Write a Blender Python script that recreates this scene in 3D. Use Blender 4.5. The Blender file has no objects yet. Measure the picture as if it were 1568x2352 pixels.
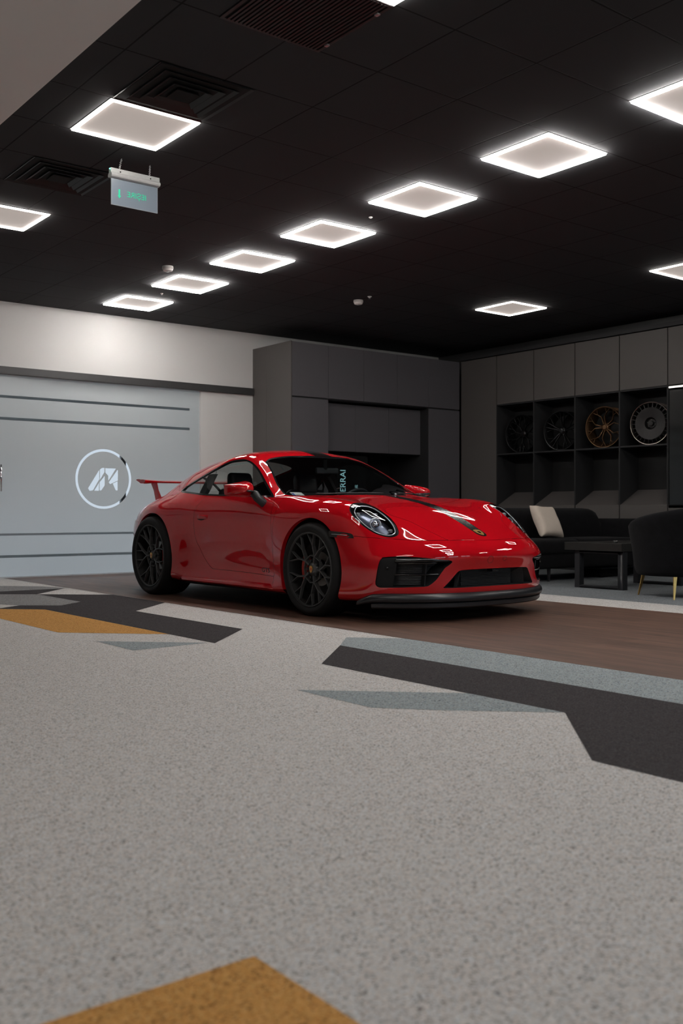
# Showroom with a red sports car: everything is built here from meshes and node materials.
RING_L=70.; SKY=2.8; EXPO=.40
EXTRA_L=[(5.2,2.085),(5.2,.885),(5.2,-.3),(.9,2.1),(.9,-.3),(8.8,3.3),(8.8,.9)]
LX=8.355; DX=8.58
import bpy, bmesh, math, random
import numpy as np
from mathutils import Vector, Matrix
from mathutils.bvhtree import BVHTree
random.seed(7)
PI=math.pi
scene=bpy.context.scene
COL=scene.collection

# ------------------------------------------------------------------ materials
def new_mat(name):
    m=bpy.data.materials.new(name); m.use_nodes=True
    return m, m.node_tree.nodes, m.node_tree.links, m.node_tree.nodes['Principled BSDF']
def pbr(name, col, rough=.5, metal=0., coat=0., coat_rough=.03, spec=.5, bump=None, noise=None, sheen=0.):
    m,n,l,b=new_mat(name)
    b.inputs['Base Color'].default_value=(*col,1)
    b.inputs['Roughness'].default_value=rough
    b.inputs['Metallic'].default_value=metal
    b.inputs['Coat Weight'].default_value=coat
    b.inputs['Coat Roughness'].default_value=coat_rough
    b.inputs['Specular IOR Level'].default_value=spec
    b.inputs['Sheen Weight'].default_value=sheen
    tc=n.new('ShaderNodeTexCoord')
    if noise:      # (scale, amount): slight tone variation of the colour itself
        t=n.new('ShaderNodeTexNoise'); t.inputs['Scale'].default_value=noise[0]; t.inputs['Detail'].default_value=4
        l.new(tc.outputs['Object'],t.inputs['Vector'])
        r=n.new('ShaderNodeValToRGB')
        r.color_ramp.elements[0].position=.3; r.color_ramp.elements[1].position=.7
        a=noise[1]
        r.color_ramp.elements[0].color=(*[c*(1-a) for c in col],1); r.color_ramp.elements[1].color=(*[min(1,c*(1+a)) for c in col],1)
        l.new(t.outputs['Fac'],r.inputs['Fac']); l.new(r.outputs['Color'],b.inputs['Base Color'])
    if bump:       # (scale, strength, distance)
        t=n.new('ShaderNodeTexNoise'); t.inputs['Scale'].default_value=bump[0]; t.inputs['Detail'].default_value=3
        l.new(tc.outputs['Object'],t.inputs['Vector'])
        u=n.new('ShaderNodeBump'); u.inputs['Strength'].default_value=bump[1]; u.inputs['Distance'].default_value=bump[2]
        l.new(t.outputs['Fac'],u.inputs['Height']); l.new(u.outputs['Normal'],b.inputs['Normal'])
    return m
def emis(name, col, strength):
    m,n,l,b=new_mat(name)
    b.inputs['Base Color'].default_value=(*[.5*c for c in col],1)
    b.inputs['Emission Color'].default_value=(*col,1); b.inputs['Emission Strength'].default_value=strength
    return m
def thin_glass(name, tint=(.9,.95,.95), rough=0.0, ior=1.5, gloss=(1,1,1)):
    m=bpy.data.materials.new(name); m.use_nodes=True; n=m.node_tree.nodes; l=m.node_tree.links; n.clear()
    o=n.new('ShaderNodeOutputMaterial'); t=n.new('ShaderNodeBsdfTransparent'); g=n.new('ShaderNodeBsdfGlossy'); mx=n.new('ShaderNodeMixShader'); f=n.new('ShaderNodeFresnel')
    t.inputs['Color'].default_value=(*tint,1); g.inputs['Roughness'].default_value=rough; g.inputs['Color'].default_value=(*gloss,1); f.inputs['IOR'].default_value=ior
    # same reflectance from both sides of the thin pane
    ge=n.new('ShaderNodeNewGeometry'); mm=n.new('ShaderNodeMapRange'); mm.inputs['To Min'].default_value=ior; mm.inputs['To Max'].default_value=1/ior
    l.new(ge.outputs['Backfacing'],mm.inputs['Value']); l.new(mm.outputs['Result'],f.inputs['IOR'])
    l.new(f.outputs['Fac'],mx.inputs['Fac']); l.new(t.outputs['BSDF'],mx.inputs[1]); l.new(g.outputs['BSDF'],mx.inputs[2]); l.new(mx.outputs['Shader'],o.inputs['Surface'])
    return m
def frosted(name, col, trans=.6):
    m=bpy.data.materials.new(name); m.use_nodes=True; n=m.node_tree.nodes; l=m.node_tree.links; n.clear()
    o=n.new('ShaderNodeOutputMaterial'); d=n.new('ShaderNodeBsdfDiffuse'); t=n.new('ShaderNodeBsdfTranslucent'); g=n.new('ShaderNodeBsdfGlossy'); m1=n.new('ShaderNodeMixShader'); m2=n.new('ShaderNodeMixShader')
    d.inputs['Color'].default_value=(*col,1); t.inputs['Color'].default_value=(*col,1); g.inputs['Roughness'].default_value=.25
    m1.inputs['Fac'].default_value=trans; m2.inputs['Fac'].default_value=.04
    l.new(d.outputs['BSDF'],m1.inputs[1]); l.new(t.outputs['BSDF'],m1.inputs[2]); l.new(m1.outputs['Shader'],m2.inputs[1]); l.new(g.outputs['BSDF'],m2.inputs[2]); l.new(m2.outputs['Shader'],o.inputs['Surface'])
    return m
def carpet(name, base, dark, light, scale=225.):
    """loop pile carpet: every tuft has its own tone, with sparse dark and light tufts"""
    m,n,l,b=new_mat(name)
    b.inputs['Roughness'].default_value=1.; b.inputs['Specular IOR Level'].default_value=.1
    tc=n.new('ShaderNodeTexCoord')
    v=n.new('ShaderNodeTexVoronoi'); v.inputs['Scale'].default_value=scale
    l.new(tc.outputs['Object'],v.inputs['Vector'])
    sep=n.new('ShaderNodeSeparateColor'); l.new(v.outputs['Color'],sep.inputs['Color'])
    r=n.new('ShaderNodeValToRGB'); r.color_ramp.interpolation='LINEAR'
    e=r.color_ramp.elements
    e[0].position=.0; e[0].color=(*dark,1); e[1].position=1.; e[1].color=(*light,1)
    for p,c in ((.14,[.55*a+.45*d for a,d in zip(base,dark)]),(.30,base),(.68,base),(.9,[.5*a+.5*d for a,d in zip(base,light)])):
        q=e.new(p); q.color=(*c,1)
    l.new(sep.outputs['Red'],r.inputs['Fac'])
    # second, warmer or cooler tuft mix
    mx=n.new('ShaderNodeMix'); mx.data_type='RGBA'; mx.blend_type='MULTIPLY'; mx.inputs['Factor'].default_value=1.
    r2=n.new('ShaderNodeValToRGB'); f=r2.color_ramp.elements
    f[0].color=(1.0,.94,.885,1); f[1].color=(.90,.98,1.04,1)
    l.new(sep.outputs['Green'],r2.inputs['Fac']); l.new(r.outputs['Color'],mx.inputs['A']); l.new(r2.outputs['Color'],mx.inputs['B'])
    l.new(mx.outputs['Result'],b.inputs['Base Color'])
    u=n.new('ShaderNodeBump'); u.inputs['Strength'].default_value=.6; u.inputs['Distance'].default_value=.003; u.invert=True
    l.new(v.outputs['Distance'],u.inputs['Height']); l.new(u.outputs['Normal'],b.inputs['Normal'])
    return m
def wood(name):
    m,n,l,b=new_mat(name)
    tc=n.new('ShaderNodeTexCoord'); mp=n.new('ShaderNodeMapping'); mp.inputs['Scale'].default_value=(1,.06,1)
    mp.inputs['Rotation'].default_value=(0,0,0)
    l.new(tc.outputs['Object'],mp.inputs['Vector'])
    t=n.new('ShaderNodeTexNoise'); t.inputs['Scale'].default_value=26; t.inputs['Detail'].default_value=6; t.inputs['Roughness'].default_value=.6
    l.new(mp.outputs['Vector'],t.inputs['Vector'])
    r=n.new('ShaderNodeValToRGB'); e=r.color_ramp.elements
    e[0].position=.28; e[0].color=(.050,.028,.020,1); e[1].position=.78; e[1].color=(.215,.118,.080,1)
    q=e.new(.52); q.color=(.118,.062,.043,1)
    l.new(t.outputs['Fac'],r.inputs['Fac'])
    # plank to plank tone
    bk=n.new('ShaderNodeTexBrick'); bk.inputs['Scale'].default_value=1.; bk.inputs['Brick Width'].default_value=1.2; bk.inputs['Row Height'].default_value=.18; bk.inputs['Mortar Size'].default_value=.0012
    bk.inputs['Color1'].default_value=(.82,.82,.82,1); bk.inputs['Color2'].default_value=(1.12,1.12,1.12,1); bk.inputs['Mortar'].default_value=(.45,.45,.45,1)
    mp2=n.new('ShaderNodeMapping'); mp2.inputs['Rotation'].default_value=(0,0,PI/2); l.new(tc.outputs['Object'],mp2.inputs['Vector']); l.new(mp2.outputs['Vector'],bk.inputs['Vector'])
    mx=n.new('ShaderNodeMix'); mx.data_type='RGBA'; mx.blend_type='MULTIPLY'; mx.inputs['Factor'].default_value=1.
    l.new(r.outputs['Color'],mx.inputs['A']); l.new(bk.outputs['Color'],mx.inputs['B']); l.new(mx.outputs['Result'],b.inputs['Base Color'])
    b.inputs['Roughness'].default_value=.5
    return m
def ceiling_tiles(name):
    m,n,l,b=new_mat(name)
    tc=n.new('ShaderNodeTexCoord')
    bk=n.new('ShaderNodeTexBrick'); bk.offset=0.; bk.inputs['Scale'].default_value=1.; bk.inputs['Brick Width'].default_value=.6; bk.inputs['Row Height'].default_value=.6
    bk.inputs['Mortar Size'].default_value=.006; bk.inputs['Mortar Smooth'].default_value=.3
    bk.inputs['Color1'].default_value=(.046,.047,.050,1); bk.inputs['Color2'].default_value=(.049,.050,.053,1); bk.inputs['Mortar'].default_value=(.014,.014,.014,1)
    mp=n.new('ShaderNodeMapping'); mp.inputs['Location'].default_value=(-4.9%.6*-1,-(4.185%.6),0)
    l.new(tc.outputs['Object'],mp.inputs['Vector']); l.new(mp.outputs['Vector'],bk.inputs['Vector']); l.new(bk.outputs['Color'],b.inputs['Base Color'])
    u=n.new('ShaderNodeBump'); u.inputs['Strength'].default_value=.5; u.inputs['Distance'].default_value=.006; u.invert=True
    l.new(bk.outputs['Fac'],u.inputs['Height']); l.new(u.outputs['Normal'],b.inputs['Normal'])
    b.inputs['Roughness'].default_value=.9; b.inputs['Specular IOR Level'].default_value=.15
    return m

M={}
M['carpet']=carpet('carpet_light_grey',(.57,.548,.53),(.17,.15,.135),(.74,.725,.71))
M['carpet_grey']=carpet('carpet_grey',(.25,.245,.245),(.05,.05,.055),(.36,.36,.36))
M['carpet_blue']=carpet('carpet_blue_grey',(.30,.335,.345),(.06,.07,.085),(.42,.45,.46))
M['carpet_dark']=carpet('carpet_charcoal',(.052,.047,.049),(.022,.02,.022),(.085,.078,.08))
M['carpet_yellow']=carpet('carpet_ochre',(.56,.285,.085),(.17,.075,.025),(.68,.38,.14))
M['carpet_far']=carpet('carpet_slate',(.205,.22,.235),(.05,.055,.065),(.30,.32,.33))
M['wood']=wood('brown_wood_planks')
M['tiles']=ceiling_tiles('black_ceiling_tiles')
M['white_wall']=pbr('white_plaster',(.64,.632,.622),.85,spec=.2,bump=(140,.05,.001))
M['white_ceiling']=pbr('white_gypsum',(.80,.78,.765),.9,spec=.2,bump=(120,.05,.001))
M['grey_wall']=pbr('grey_plaster',(.20,.195,.19),.85,spec=.2,bump=(140,.05,.001))
M['dark_trim']=pbr('anthracite_trim',(.035,.035,.036),.5,noise=(8,.05))
M['cab']=pbr('anthracite_laminate',(.108,.103,.113),.55,spec=.35,noise=(220,.10))
M['cab_warm']=pbr('anthracite_laminate_side',(.102,.094,.090),.55,spec=.35,noise=(220,.10))
M['cab_dark']=pbr('black_laminate',(.013,.0135,.014),.6,spec=.3,noise=(200,.08))
M['cab_edge']=pbr('anthracite_edge_band',(.026,.0265,.028),.6,spec=.3,noise=(60,.05))
M['black_glass']=pbr('black_glass',(.012,.013,.013),.08,spec=.5,noise=(3,.05))
M['velvet']=pbr('black_velvet',(.0065,.0065,.0075),.95,spec=.08,sheen=.04,bump=(60,.25,.004),noise=(14,.2))
M['pillow']=pbr('cream_linen',(.62,.54,.46),.9,spec=.15,bump=(24,.35,.01),noise=(300,.06))
M['table_black']=pbr('black_oak_veneer',(.016,.0155,.014),.45,spec=.4,noise=(30,.2))
M['black_metal']=pbr('black_powder_coated_steel',(.018,.019,.022),.4,spec=.5,noise=(60,.05))
M['gold']=pbr('polished_brass',(.75,.47,.16),.18,1.,noise=(20,.04))
M['chrome']=pbr('chrome',(.85,.86,.88),.08,1.,noise=(20,.02))
M['alu']=pbr('brushed_aluminium',(.62,.63,.64),.35,.9,noise=(80,.05))
M['white_plastic']=pbr('white_plastic',(.74,.73,.71),.45,noise=(30,.02))
M['vent']=pbr('black_vent_metal',(.012,.012,.0125),.45,spec=.5,noise=(40,.05))
M['vent_hole']=pbr('dark_duct',(.004,.004,.004),.9,noise=(10,.1))
M['frost']=frosted('frosted_glass',(.72,.775,.795),.48)
M['clear']=thin_glass('clear_glass',(.86,.90,.92))
# car
M['paint']=pbr('red_car_paint',(.53,.0042,.0105),.5,0.,1.,.03,0.,noise=(900,.06)); M['paint'].node_tree.nodes['Principled BSDF'].inputs['Coat IOR'].default_value=1.75
M['gap']=pbr('panel_gap_black',(.030,.003,.004),.8,noise=(30,.1))
M['black_gloss']=pbr('gloss_black',(.008,.008,.009),.12,coat=.6,noise=(50,.1))
M['black_satin']=pbr('satin_black_plastic',(.018,.019,.021),.42,spec=.5,noise=(120,.1))
M['lip']=pbr('satin_black_lip',(.014,.0155,.018),.33,spec=.6,noise=(120,.08))
M['rubber']=pbr('tyre_rubber',(.0095,.0095,.010),.72,spec=.35,noise=(60,.1))
M['rim']=pbr('satin_black_alloy',(.075,.075,.076),.40,.3,spec=.6,noise=(80,.06))
M['rim_in']=pbr('dark_barrel',(.002,.002,.0022),.5,.4,noise=(40,.1))
M['disc']=pbr('brake_disc_steel',(.30,.29,.28),.35,1.,noise=(90,.1))
M['caliper']=pbr('red_caliper',(.46,.03,.02),.35,coat=.5,noise=(40,.05))
M['dark_in']=pbr('black_cabin_trim',(.010,.010,.011),.75,noise=(50,.15))
M['seat']=pbr('black_seat_leather',(.016,.016,.021),.5,noise=(40,.15))
M['liner']=pbr('black_arch_liner',(.005,.005,.005),.9,noise=(30,.1))
M['ws']=thin_glass('windscreen_glass',(.74,.80,.80))
M['sglass']=thin_glass('side_glass',(.76,.81,.81))
M['lens']=thin_glass('headlight_lens',(.94,.95,.97))
M['hl_in']=pbr('headlight_black_chrome',(.13,.15,.20),.20,.65,noise=(20,.2))
M['hl_ring']=pbr('pale_silver_trim',(.55,.57,.60),.25,.6,noise=(40,.05)); M['black_deep']=pbr('deep_black_plastic',(.006,.0062,.007),.5,spec=.3,noise=(90,.1))
M['radiator']=pbr('radiator_grey',(.10,.10,.105),.4,.6,noise=(90,.1))
M['silver']=pbr('satin_silver',(.45,.47,.50),.3,.8,noise=(60,.05))
M['amber']=pbr('smoked_marker_lens',(.03,.027,.027),.12,coat=1.,noise=(40,.1))
M['stripe']=pbr('black_stripe_film',(.010,.0095,.0095),.18,coat=.7,noise=(60,.1))
M['crest']=pbr('gold_crest',(.72,.40,.10),.3,.7,noise=(40,.1))
M['tail']=pbr('dark_red_tail_lens',(.10,.004,.006),.1,coat=1.,noise=(40,.1))
M['blue']=pbr('blue_print',(.02,.06,.38),.5,noise=(40,.05))
M['card']=pbr('white_card',(.85,.85,.83),.5,noise=(40,.02))
M['mirror']=pbr('mirror_glass',(.8,.82,.84),.02,1.,noise=(20,.01))
M['acrylic']=None
M['pale_cyan']=pbr('pale_cyan_print',(.42,.66,.68),.6,noise=(40,.1))

# ------------------------------------------------------------------ mesh helpers
class MB:
    def __init__(s): s.v=[]; s.f=[]; s.m=[]; s.mi=0
    def add(s,vs,fs):
        o=len(s.v); s.v+= [tuple(v) for v in vs]; s.f+=[tuple(o+i for i in f) for f in fs]; s.m+=[s.mi]*len(fs); return s
    def box(s,x0,x1,y0,y1,z0,z1):
        vs=[(x,y,z) for z in (z0,z1) for y in (y0,y1) for x in (x0,x1)]
        return s.add(vs,[(0,2,3,1),(4,5,7,6),(0,1,5,4),(2,6,7,3),(0,4,6,2),(1,3,7,5)])
    def hexa(s,p):   # 8 points, bottom ring 0-3, top ring 4-7
        return s.add(p,[(3,2,1,0),(4,5,6,7),(0,1,5,4),(1,2,6,5),(2,3,7,6),(3,0,4,7)])
    def lathe(s,prof,axis='Y',n=48,c=(0,0,0),close=False):
        """prof: list of (r, h) ; h along axis"""
        vs=[]; k=len(prof)
        for i in range(n):
            a=2*PI*i/n; ca,sa=math.cos(a),math.sin(a)
            for r,h in prof:
                if axis=='Y': p=(r*ca,h,r*sa)
                elif axis=='X': p=(h,r*ca,r*sa)
                else: p=(r*ca,r*sa,h)
                vs.append((p[0]+c[0],p[1]+c[1],p[2]+c[2]))
        fs=[]
        for i in range(n):
            j=(i+1)%n
            for q in range(k-1 if not close else k):
                w=(q+1)%k
                fs.append((i*k+q,j*k+q,j*k+w,i*k+w) if axis!='Y' else (i*k+q,i*k+w,j*k+w,j*k+q))
        return s.add(vs,fs)
    def tube(s,pts,r,n=10,cap=True):
        pts=[Vector(p) for p in pts]; rs=r if isinstance(r,(list,tuple)) else [r]*len(pts)
        vs=[]; up=Vector((0,0,1)); prev=None
        for i,p in enumerate(pts):
            d=(pts[min(i+1,len(pts)-1)]-pts[max(i-1,0)]).normalized()
            if prev is None: a=d.orthogonal().normalized()
            else: a=(prev-d*prev.dot(d)).normalized()
            prev=a; b=d.cross(a)
            for k in range(n):
                t=2*PI*k/n; vs.append(p+rs[i]*(math.cos(t)*a+math.sin(t)*b))
        fs=[(i*n+k,i*n+(k+1)%n,(i+1)*n+(k+1)%n,(i+1)*n+k) for i in range(len(pts)-1) for k in range(n)]
        if cap: fs+=[tuple(reversed(range(n))),tuple((len(pts)-1)*n+k for k in range(n))]
        return s.add(vs,fs)
    def bar(s,p,q,w,h,up=(0,0,1)):     # straight rectangular bar from p to q
        p,q=Vector(p),Vector(q); d=(q-p).normalized(); u=Vector(up); a=d.cross(u).normalized()*w/2; b=a.cross(d).normalized()*h/2
        return s.hexa([p-a-b,p+a-b,q+a-b,q-a-b,p-a+b,p+a+b,q+a+b,q-a+b])
    def prism(s,poly,axis,h0,h1):       # convex or simple polygon extruded along axis
        n=len(poly)
        def P(u,v,h): return {'X':(h,u,v),'Y':(u,h,v),'Z':(u,v,h)}[axis]
        vs=[P(u,v,h0) for u,v in poly]+[P(u,v,h1) for u,v in poly]
        fs=[tuple(reversed(range(n))),tuple(range(n,2*n))]+[(i,(i+1)%n,n+(i+1)%n,n+i) for i in range(n)]
        return s.add(vs,fs)
    def sphere(s,c,r,n=24,m=12,sc=(1,1,1)):
        vs=[(c[0]+sc[0]*r*math.sin(PI*j/m)*math.cos(2*PI*i/n),c[1]+sc[1]*r*math.sin(PI*j/m)*math.sin(2*PI*i/n),c[2]+sc[2]*r*math.cos(PI*j/m)) for j in range(m+1) for i in range(n)]
        return s.add(vs,[(j*n+i,(j+1)*n+i,(j+1)*n+(i+1)%n,j*n+(i+1)%n) for j in range(m) for i in range(n)])
    def loft(s,rings,closed=True,cap=True):
        n=len(rings[0]); vs=[p for r in rings for p in r]
        fs=[(i*n+k,i*n+(k+1)%n,(i+1)*n+(k+1)%n,(i+1)*n+k) for i in range(len(rings)-1) for k in range(n if closed else n-1)]
        if cap and closed: fs+=[tuple(reversed(range(n))),tuple((len(rings)-1)*n+k for k in range(n))]
        return s.add(vs,fs)
    def obj(s,name,mats,parent=None,smooth=False,bevel=0,seg=2,loc=None,subsurf=0,fix=True,angle=None):
        me=bpy.data.meshes.new(name); me.from_pydata(s.v,[],s.f)
        for m in (mats if isinstance(mats,(list,tuple)) else [mats]): me.materials.append(m)
        if any(s.m): me.polygons.foreach_set('material_index',s.m)
        if fix:
            b=bmesh.new(); b.from_mesh(me); bmesh.ops.remove_doubles(b,verts=b.verts,dist=1e-6); bmesh.ops.recalc_face_normals(b,faces=b.faces); b.to_mesh(me); b.free()
        if smooth: me.polygons.foreach_set('use_smooth',[True]*len(me.polygons))
        me.update()
        o=bpy.data.objects.new(name,me); COL.objects.link(o)
        if parent: o.parent=parent
        if loc: o.location=loc
        if bevel:
            d=o.modifiers.new('bevel','BEVEL'); d.width=bevel; d.segments=seg; d.limit_method='ANGLE'; d.angle_limit=math.radians(40); d.harden_normals=False
            me.polygons.foreach_set('use_smooth',[True]*len(me.polygons))
            w=o.modifiers.new('wn','WEIGHTED_NORMAL'); w.keep_sharp=True
        if subsurf:
            d=o.modifiers.new('sub','SUBSURF'); d.levels=subsurf; d.render_levels=subsurf
        if angle:
            try: me.set_sharp_from_angle(angle=math.radians(angle))
            except Exception: pass
        return o
def tag(o,label=None,cat=None,group=None,kind=None):
    if label: o['label']=label
    if cat: o['category']=cat
    if group: o['group']=group
    if kind: o['kind']=kind
    return o
def empty(name,loc=(0,0,0),rz=0.,label=None,cat=None,group=None):
    o=bpy.data.objects.new(name,None); COL.objects.link(o); o.location=loc; o.rotation_euler=(0,0,rz); o.empty_display_size=.2
    return tag(o,label,cat,group)
def dup(root,loc=None,rz=None,label=None,group=None):
    def cp(o,parent):
        c=o.copy(); COL.objects.link(c); c.parent=parent
        for ch in list(o.children): cp(ch,c)
        return c
    r=cp(root,None)
    if loc is not None: r.location=loc
    if rz is not None: r.rotation_euler=(0,0,rz)
    if label: r['label']=label
    if group: r['group']=group
    return r
def text_mesh(name,txt,size,mat,parent,mtx,depth=.0006,mirror=False,align='CENTER'):
    c=bpy.data.curves.new(name,'FONT'); c.body=txt; c.size=size; c.extrude=depth; c.align_x=align; c.align_y='CENTER'
    t=bpy.data.objects.new(name+'_src',c); COL.objects.link(t)
    dg=bpy.context.evaluated_depsgraph_get(); me=bpy.data.meshes.new_from_object(t.evaluated_get(dg)); bpy.data.objects.remove(t)
    if mirror: me.transform(Matrix.Scale(-1,4,(1,0,0))); me.flip_normals()
    me.transform(mtx); me.materials.clear(); me.materials.append(mat)
    o=bpy.data.objects.new(name,me); COL.objects.link(o)
    if parent: o.parent=parent
    return o
# ------------------------------------------------------------------ room (metres; camera above the origin, looking to +x +y)
H=3.146; YB=11.35; XR=10.72; XL=-3.6; YF=-3.2
def struct(o): return tag(o,kind='structure')
# floor: carpet, ochre/charcoal/blue tile pattern, brown plank strip
fl=MB()
fl.box(XL,XR,YF,YB+3.4,-.05,0)
def fpoly(mi,pts,z):
    fl.mi=mi; n=len(pts); fl.add([(x,y,z) for x,y in pts],[tuple(range(n))])
mats=[M['carpet'],M['carpet_grey'],M['carpet_blue'],M['carpet_dark'],M['carpet_yellow'],M['carpet_far'],M['wood'],M['white_plastic']]
fpoly(1,[(3.0,10.7),(3.822,9.863),(3.95,9.46),(3.0,9.46)],.0008)
fpoly(3,[(2.45,9.95),(2.95,9.46),(3.90,9.46),(3.42,8.93),(2.95,9.28),(2.45,9.28)],.0010)
fpoly(1,[(2.45,9.27),(2.95,9.27),(3.422,8.92),(3.42,7.96),(3.17,7.74),(2.902,7.951),(2.45,8.9)],.0012)
fpoly(3,[(3.427,8.93),(3.945,8.46),(3.945,7.46),(3.432,6.96),(3.447,5.47),(2.950,4.98),(2.935,7.497),(2.45,7.97),(2.709,7.82),(2.904,7.955),(3.162,7.745),(3.42,7.96)],.0014)
fpoly(4,[(2.45,7.97),(2.935,7.497),(2.945,5.52),(2.44,6.02),(2.436,7.626)],.0010)
fpoly(2,[(2.45,5.48),(2.93,5.02),(2.446,4.99)],.0010)
fpoly(2,[(3.712,4.731),(3.95,4.47),(3.95,1.0),(3.46,1.0),(3.458,4.465)],.0010)
fpoly(3,[(3.458,4.465),(3.458,1.0),(2.46,.6),(2.458,1.93),(2.962,2.45),(2.966,3.98)],.0012)
fpoly(2,[(2.448,3.46),(2.966,2.96),(2.962,2.46),(2.66,2.74),(2.453,2.968)],.0010)
fpoly(4,[(.924,1.43),(.924,1.046),(.45,.55),(-.05,.95),(.448,1.402),(.558,1.432)],.0010)
fpoly(6,[(3.95,YF+.01),(6.54,YF+.01),(6.54,YB-.01),(3.95,YB-.01)],.0016)
fpoly(5,[(7.09,YF+.01),(XR-.01,YF+.01),(XR-.01,YB-.01),(7.09,YB-.01)],.0010)
floor=struct(fl.obj('floor',mats,fix=False))
# ceilings
c=MB(); c.box(2.127,XR,YF,YB,H,H+.1); struct(c.obj('ceiling',M['tiles']))
c=MB(); c.box(XL,2.127,YF,YB,H-.012,H+.1); struct(c.obj('ceiling',M['white_ceiling']))
# walls
GX0=1.80; GX1=6.515; GZ=2.315
w=MB(); w.box(XL,XR,YB,YB+.15,GZ+.0,H+.1); w.box(GX1,XR,YB,YB+.15,0,GZ); w.box(.38,GX0,YB,YB+.15,0,GZ); w.box(XL,-2.6,YB,YB+.15,0,GZ); struct(w.obj('wall_back',M['white_wall']))
w=MB(); w.box(XR,XR+.15,YF,YB+.15,0,H+.1); struct(w.obj('wall_right',M['dark_trim']))
w=MB(); w.box(XL-.15,XL,YF,YB+.15,0,H+.1); struct(w.obj('wall_left',M['grey_wall']))
# front wall behind the camera: a row of windows
WIN=[(2.6,4.4),(4.8,6.6),(7.0,8.8)]; WZ0,WZ1=.5,2.35
w=MB(); w.box(XL,XR,YF-.2,YF,0,WZ0); w.box(XL,XR,YF-.2,YF,WZ1,H+.1)
xs=[XL]+[v for p in WIN for v in p]+[XR]
for k in range(0,len(xs),2): w.box(xs[k],xs[k+1],YF-.2,YF,WZ0,WZ1)
struct(w.obj('wall_front',M['grey_wall']))
for k,(x0,x1) in enumerate(WIN):
    b=MB(); y0,y1=YF-.14,YF-.08; t=.06
    b.box(x0,x0+t,y0,y1,WZ0,WZ1); b.box(x1-t,x1,y0,y1,WZ0,WZ1); b.box(x0+t,x1-t,y0,y1,WZ0,WZ0+t); b.box(x0+t,x1-t,y0,y1,WZ1-t,WZ1); b.box((x0+x1)/2-t/2,(x0+x1)/2+t/2,y0,y1,WZ0+t,WZ1-t)
    fr=struct(b.obj('window_%d'%(k+1),M['dark_trim']))
    g=MB(); g.box(x0+t*.5,x1-t*.5,YF-.115,YF-.109,WZ0+t*.5,WZ1-t*.5); g.obj('pane',M['clear'],fr)
# dark rail over the frosted glass
b=MB(); b.box(-2.6,.38,YB+.02,YB+.07,0,GZ); struct(b.obj('dark_reflection_sheet',M['black_glass']))  # unseen dark sheet, added to shape the reflection in the car flank
t=MB(); t.box(GX0-.4,7.30,YB-.05,YB-.001,2.315,2.403); struct(t.obj('trim_1',M['dark_trim'],bevel=.004))
# reveal frame of the glass opening
# frosted sliding glass door with clear stripes, ring emblem and handle
door=empty('door_1',(4.2,YB,0)); tag(door,'frosted glass sliding door with clear stripes and ring emblem in white wall','door',kind='structure')
SX0,SX1=GX0,GX1
rows=[(0.012,.228),(.258,.482),(.507,1.803),(1.836,2.054),(2.086,2.315)]
EC=(5.19,1.153); ER=.362; EW=.030
def ring_pts(r,n=96): return [(EC[0]+r*math.cos(2*PI*i/n),EC[1]+r*math.sin(2*PI*i/n)) for i in range(n)]
yg=YB+.035; yg2=YB+.047
fr=MB()
def pane_rect(x0,x1,z0,z1): fr.add([(x0,yg,z0),(x1,yg,z0),(x1,yg,z1),(x0,yg,z1)],[(0,1,2,3)])
SE=6.372                      # stripes stop here
for i,(z0,z1) in enumerate(rows):
    if i==2: continue
    pane_rect(SX0,SX1,z0,z1)
for z0,z1 in ((.228,.258),(.482,.507),(1.803,1.836),(2.054,2.086)): pane_rect(SE,SX1,z0,z1)
z0,z1=rows[2]
pane_rect(SX0,EC[0]-.5,z0,z1); pane_rect(EC[0]+.5,SX1,z0,z1); pane_rect(EC[0]-.5,EC[0]+.5,z0,EC[1]-.5); pane_rect(EC[0]-.5,EC[0]+.5,EC[1]+.5,z1)
# square with a round hole, then the disc with emblem cut-outs
def sq(a):
    ca,sa=math.cos(a),math.sin(a); k=.5/max(abs(ca),abs(sa)); return (EC[0]+k*ca,EC[1]+k*sa)
n=96; A=[2*PI*i/n for i in range(n)]
def flat(b,polys,y=yg):
    for p in polys: b.add([(x,y,z) for x,z in p],[tuple(range(len(p)))])
fr2=[]
for i in range(n):
    a,b_=A[i],A[(i+1)%n]
    fr2.append([sq(a),sq(b_),(EC[0]+ER*math.cos(b_),EC[1]+ER*math.sin(b_)),(EC[0]+ER*math.cos(a),EC[1]+ER*math.sin(a))])
flat(fr,fr2)
RI=ER-EW
disc=[(EC[0]+RI*math.cos(a),EC[1]+RI*math.sin(a)) for a in A]
# emblem: slanted bars of a folded-arrow mark, read off the glass (x,z offsets from centre)
def emb(p): # pixel of a 1568 px wide crop -> metres
    u,v=p; return (EC[0]+(u-812)/1568*.985, EC[1]-(v-825)/1660*.985*1.064*.985)
marks=[[(490,1010),(700,680),(718,655),(718,835),(590,1050),(520,1060)],[(732,645),(775,610),(825,610),(825,690),(732,845)],[(615,1055),(712,905),(712,1055)],
       [(727,890),(830,765),(830,950),(760,1050),(727,1050)],[(845,615),(1065,615),(905,860),(905,760),(845,700)],[(1105,635),(1105,850),(940,925),(918,885)],[(1000,910),(1100,866),(1100,1045),(1060,1045)]]
marks=[[emb(p) for p in m] for m in marks]
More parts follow.
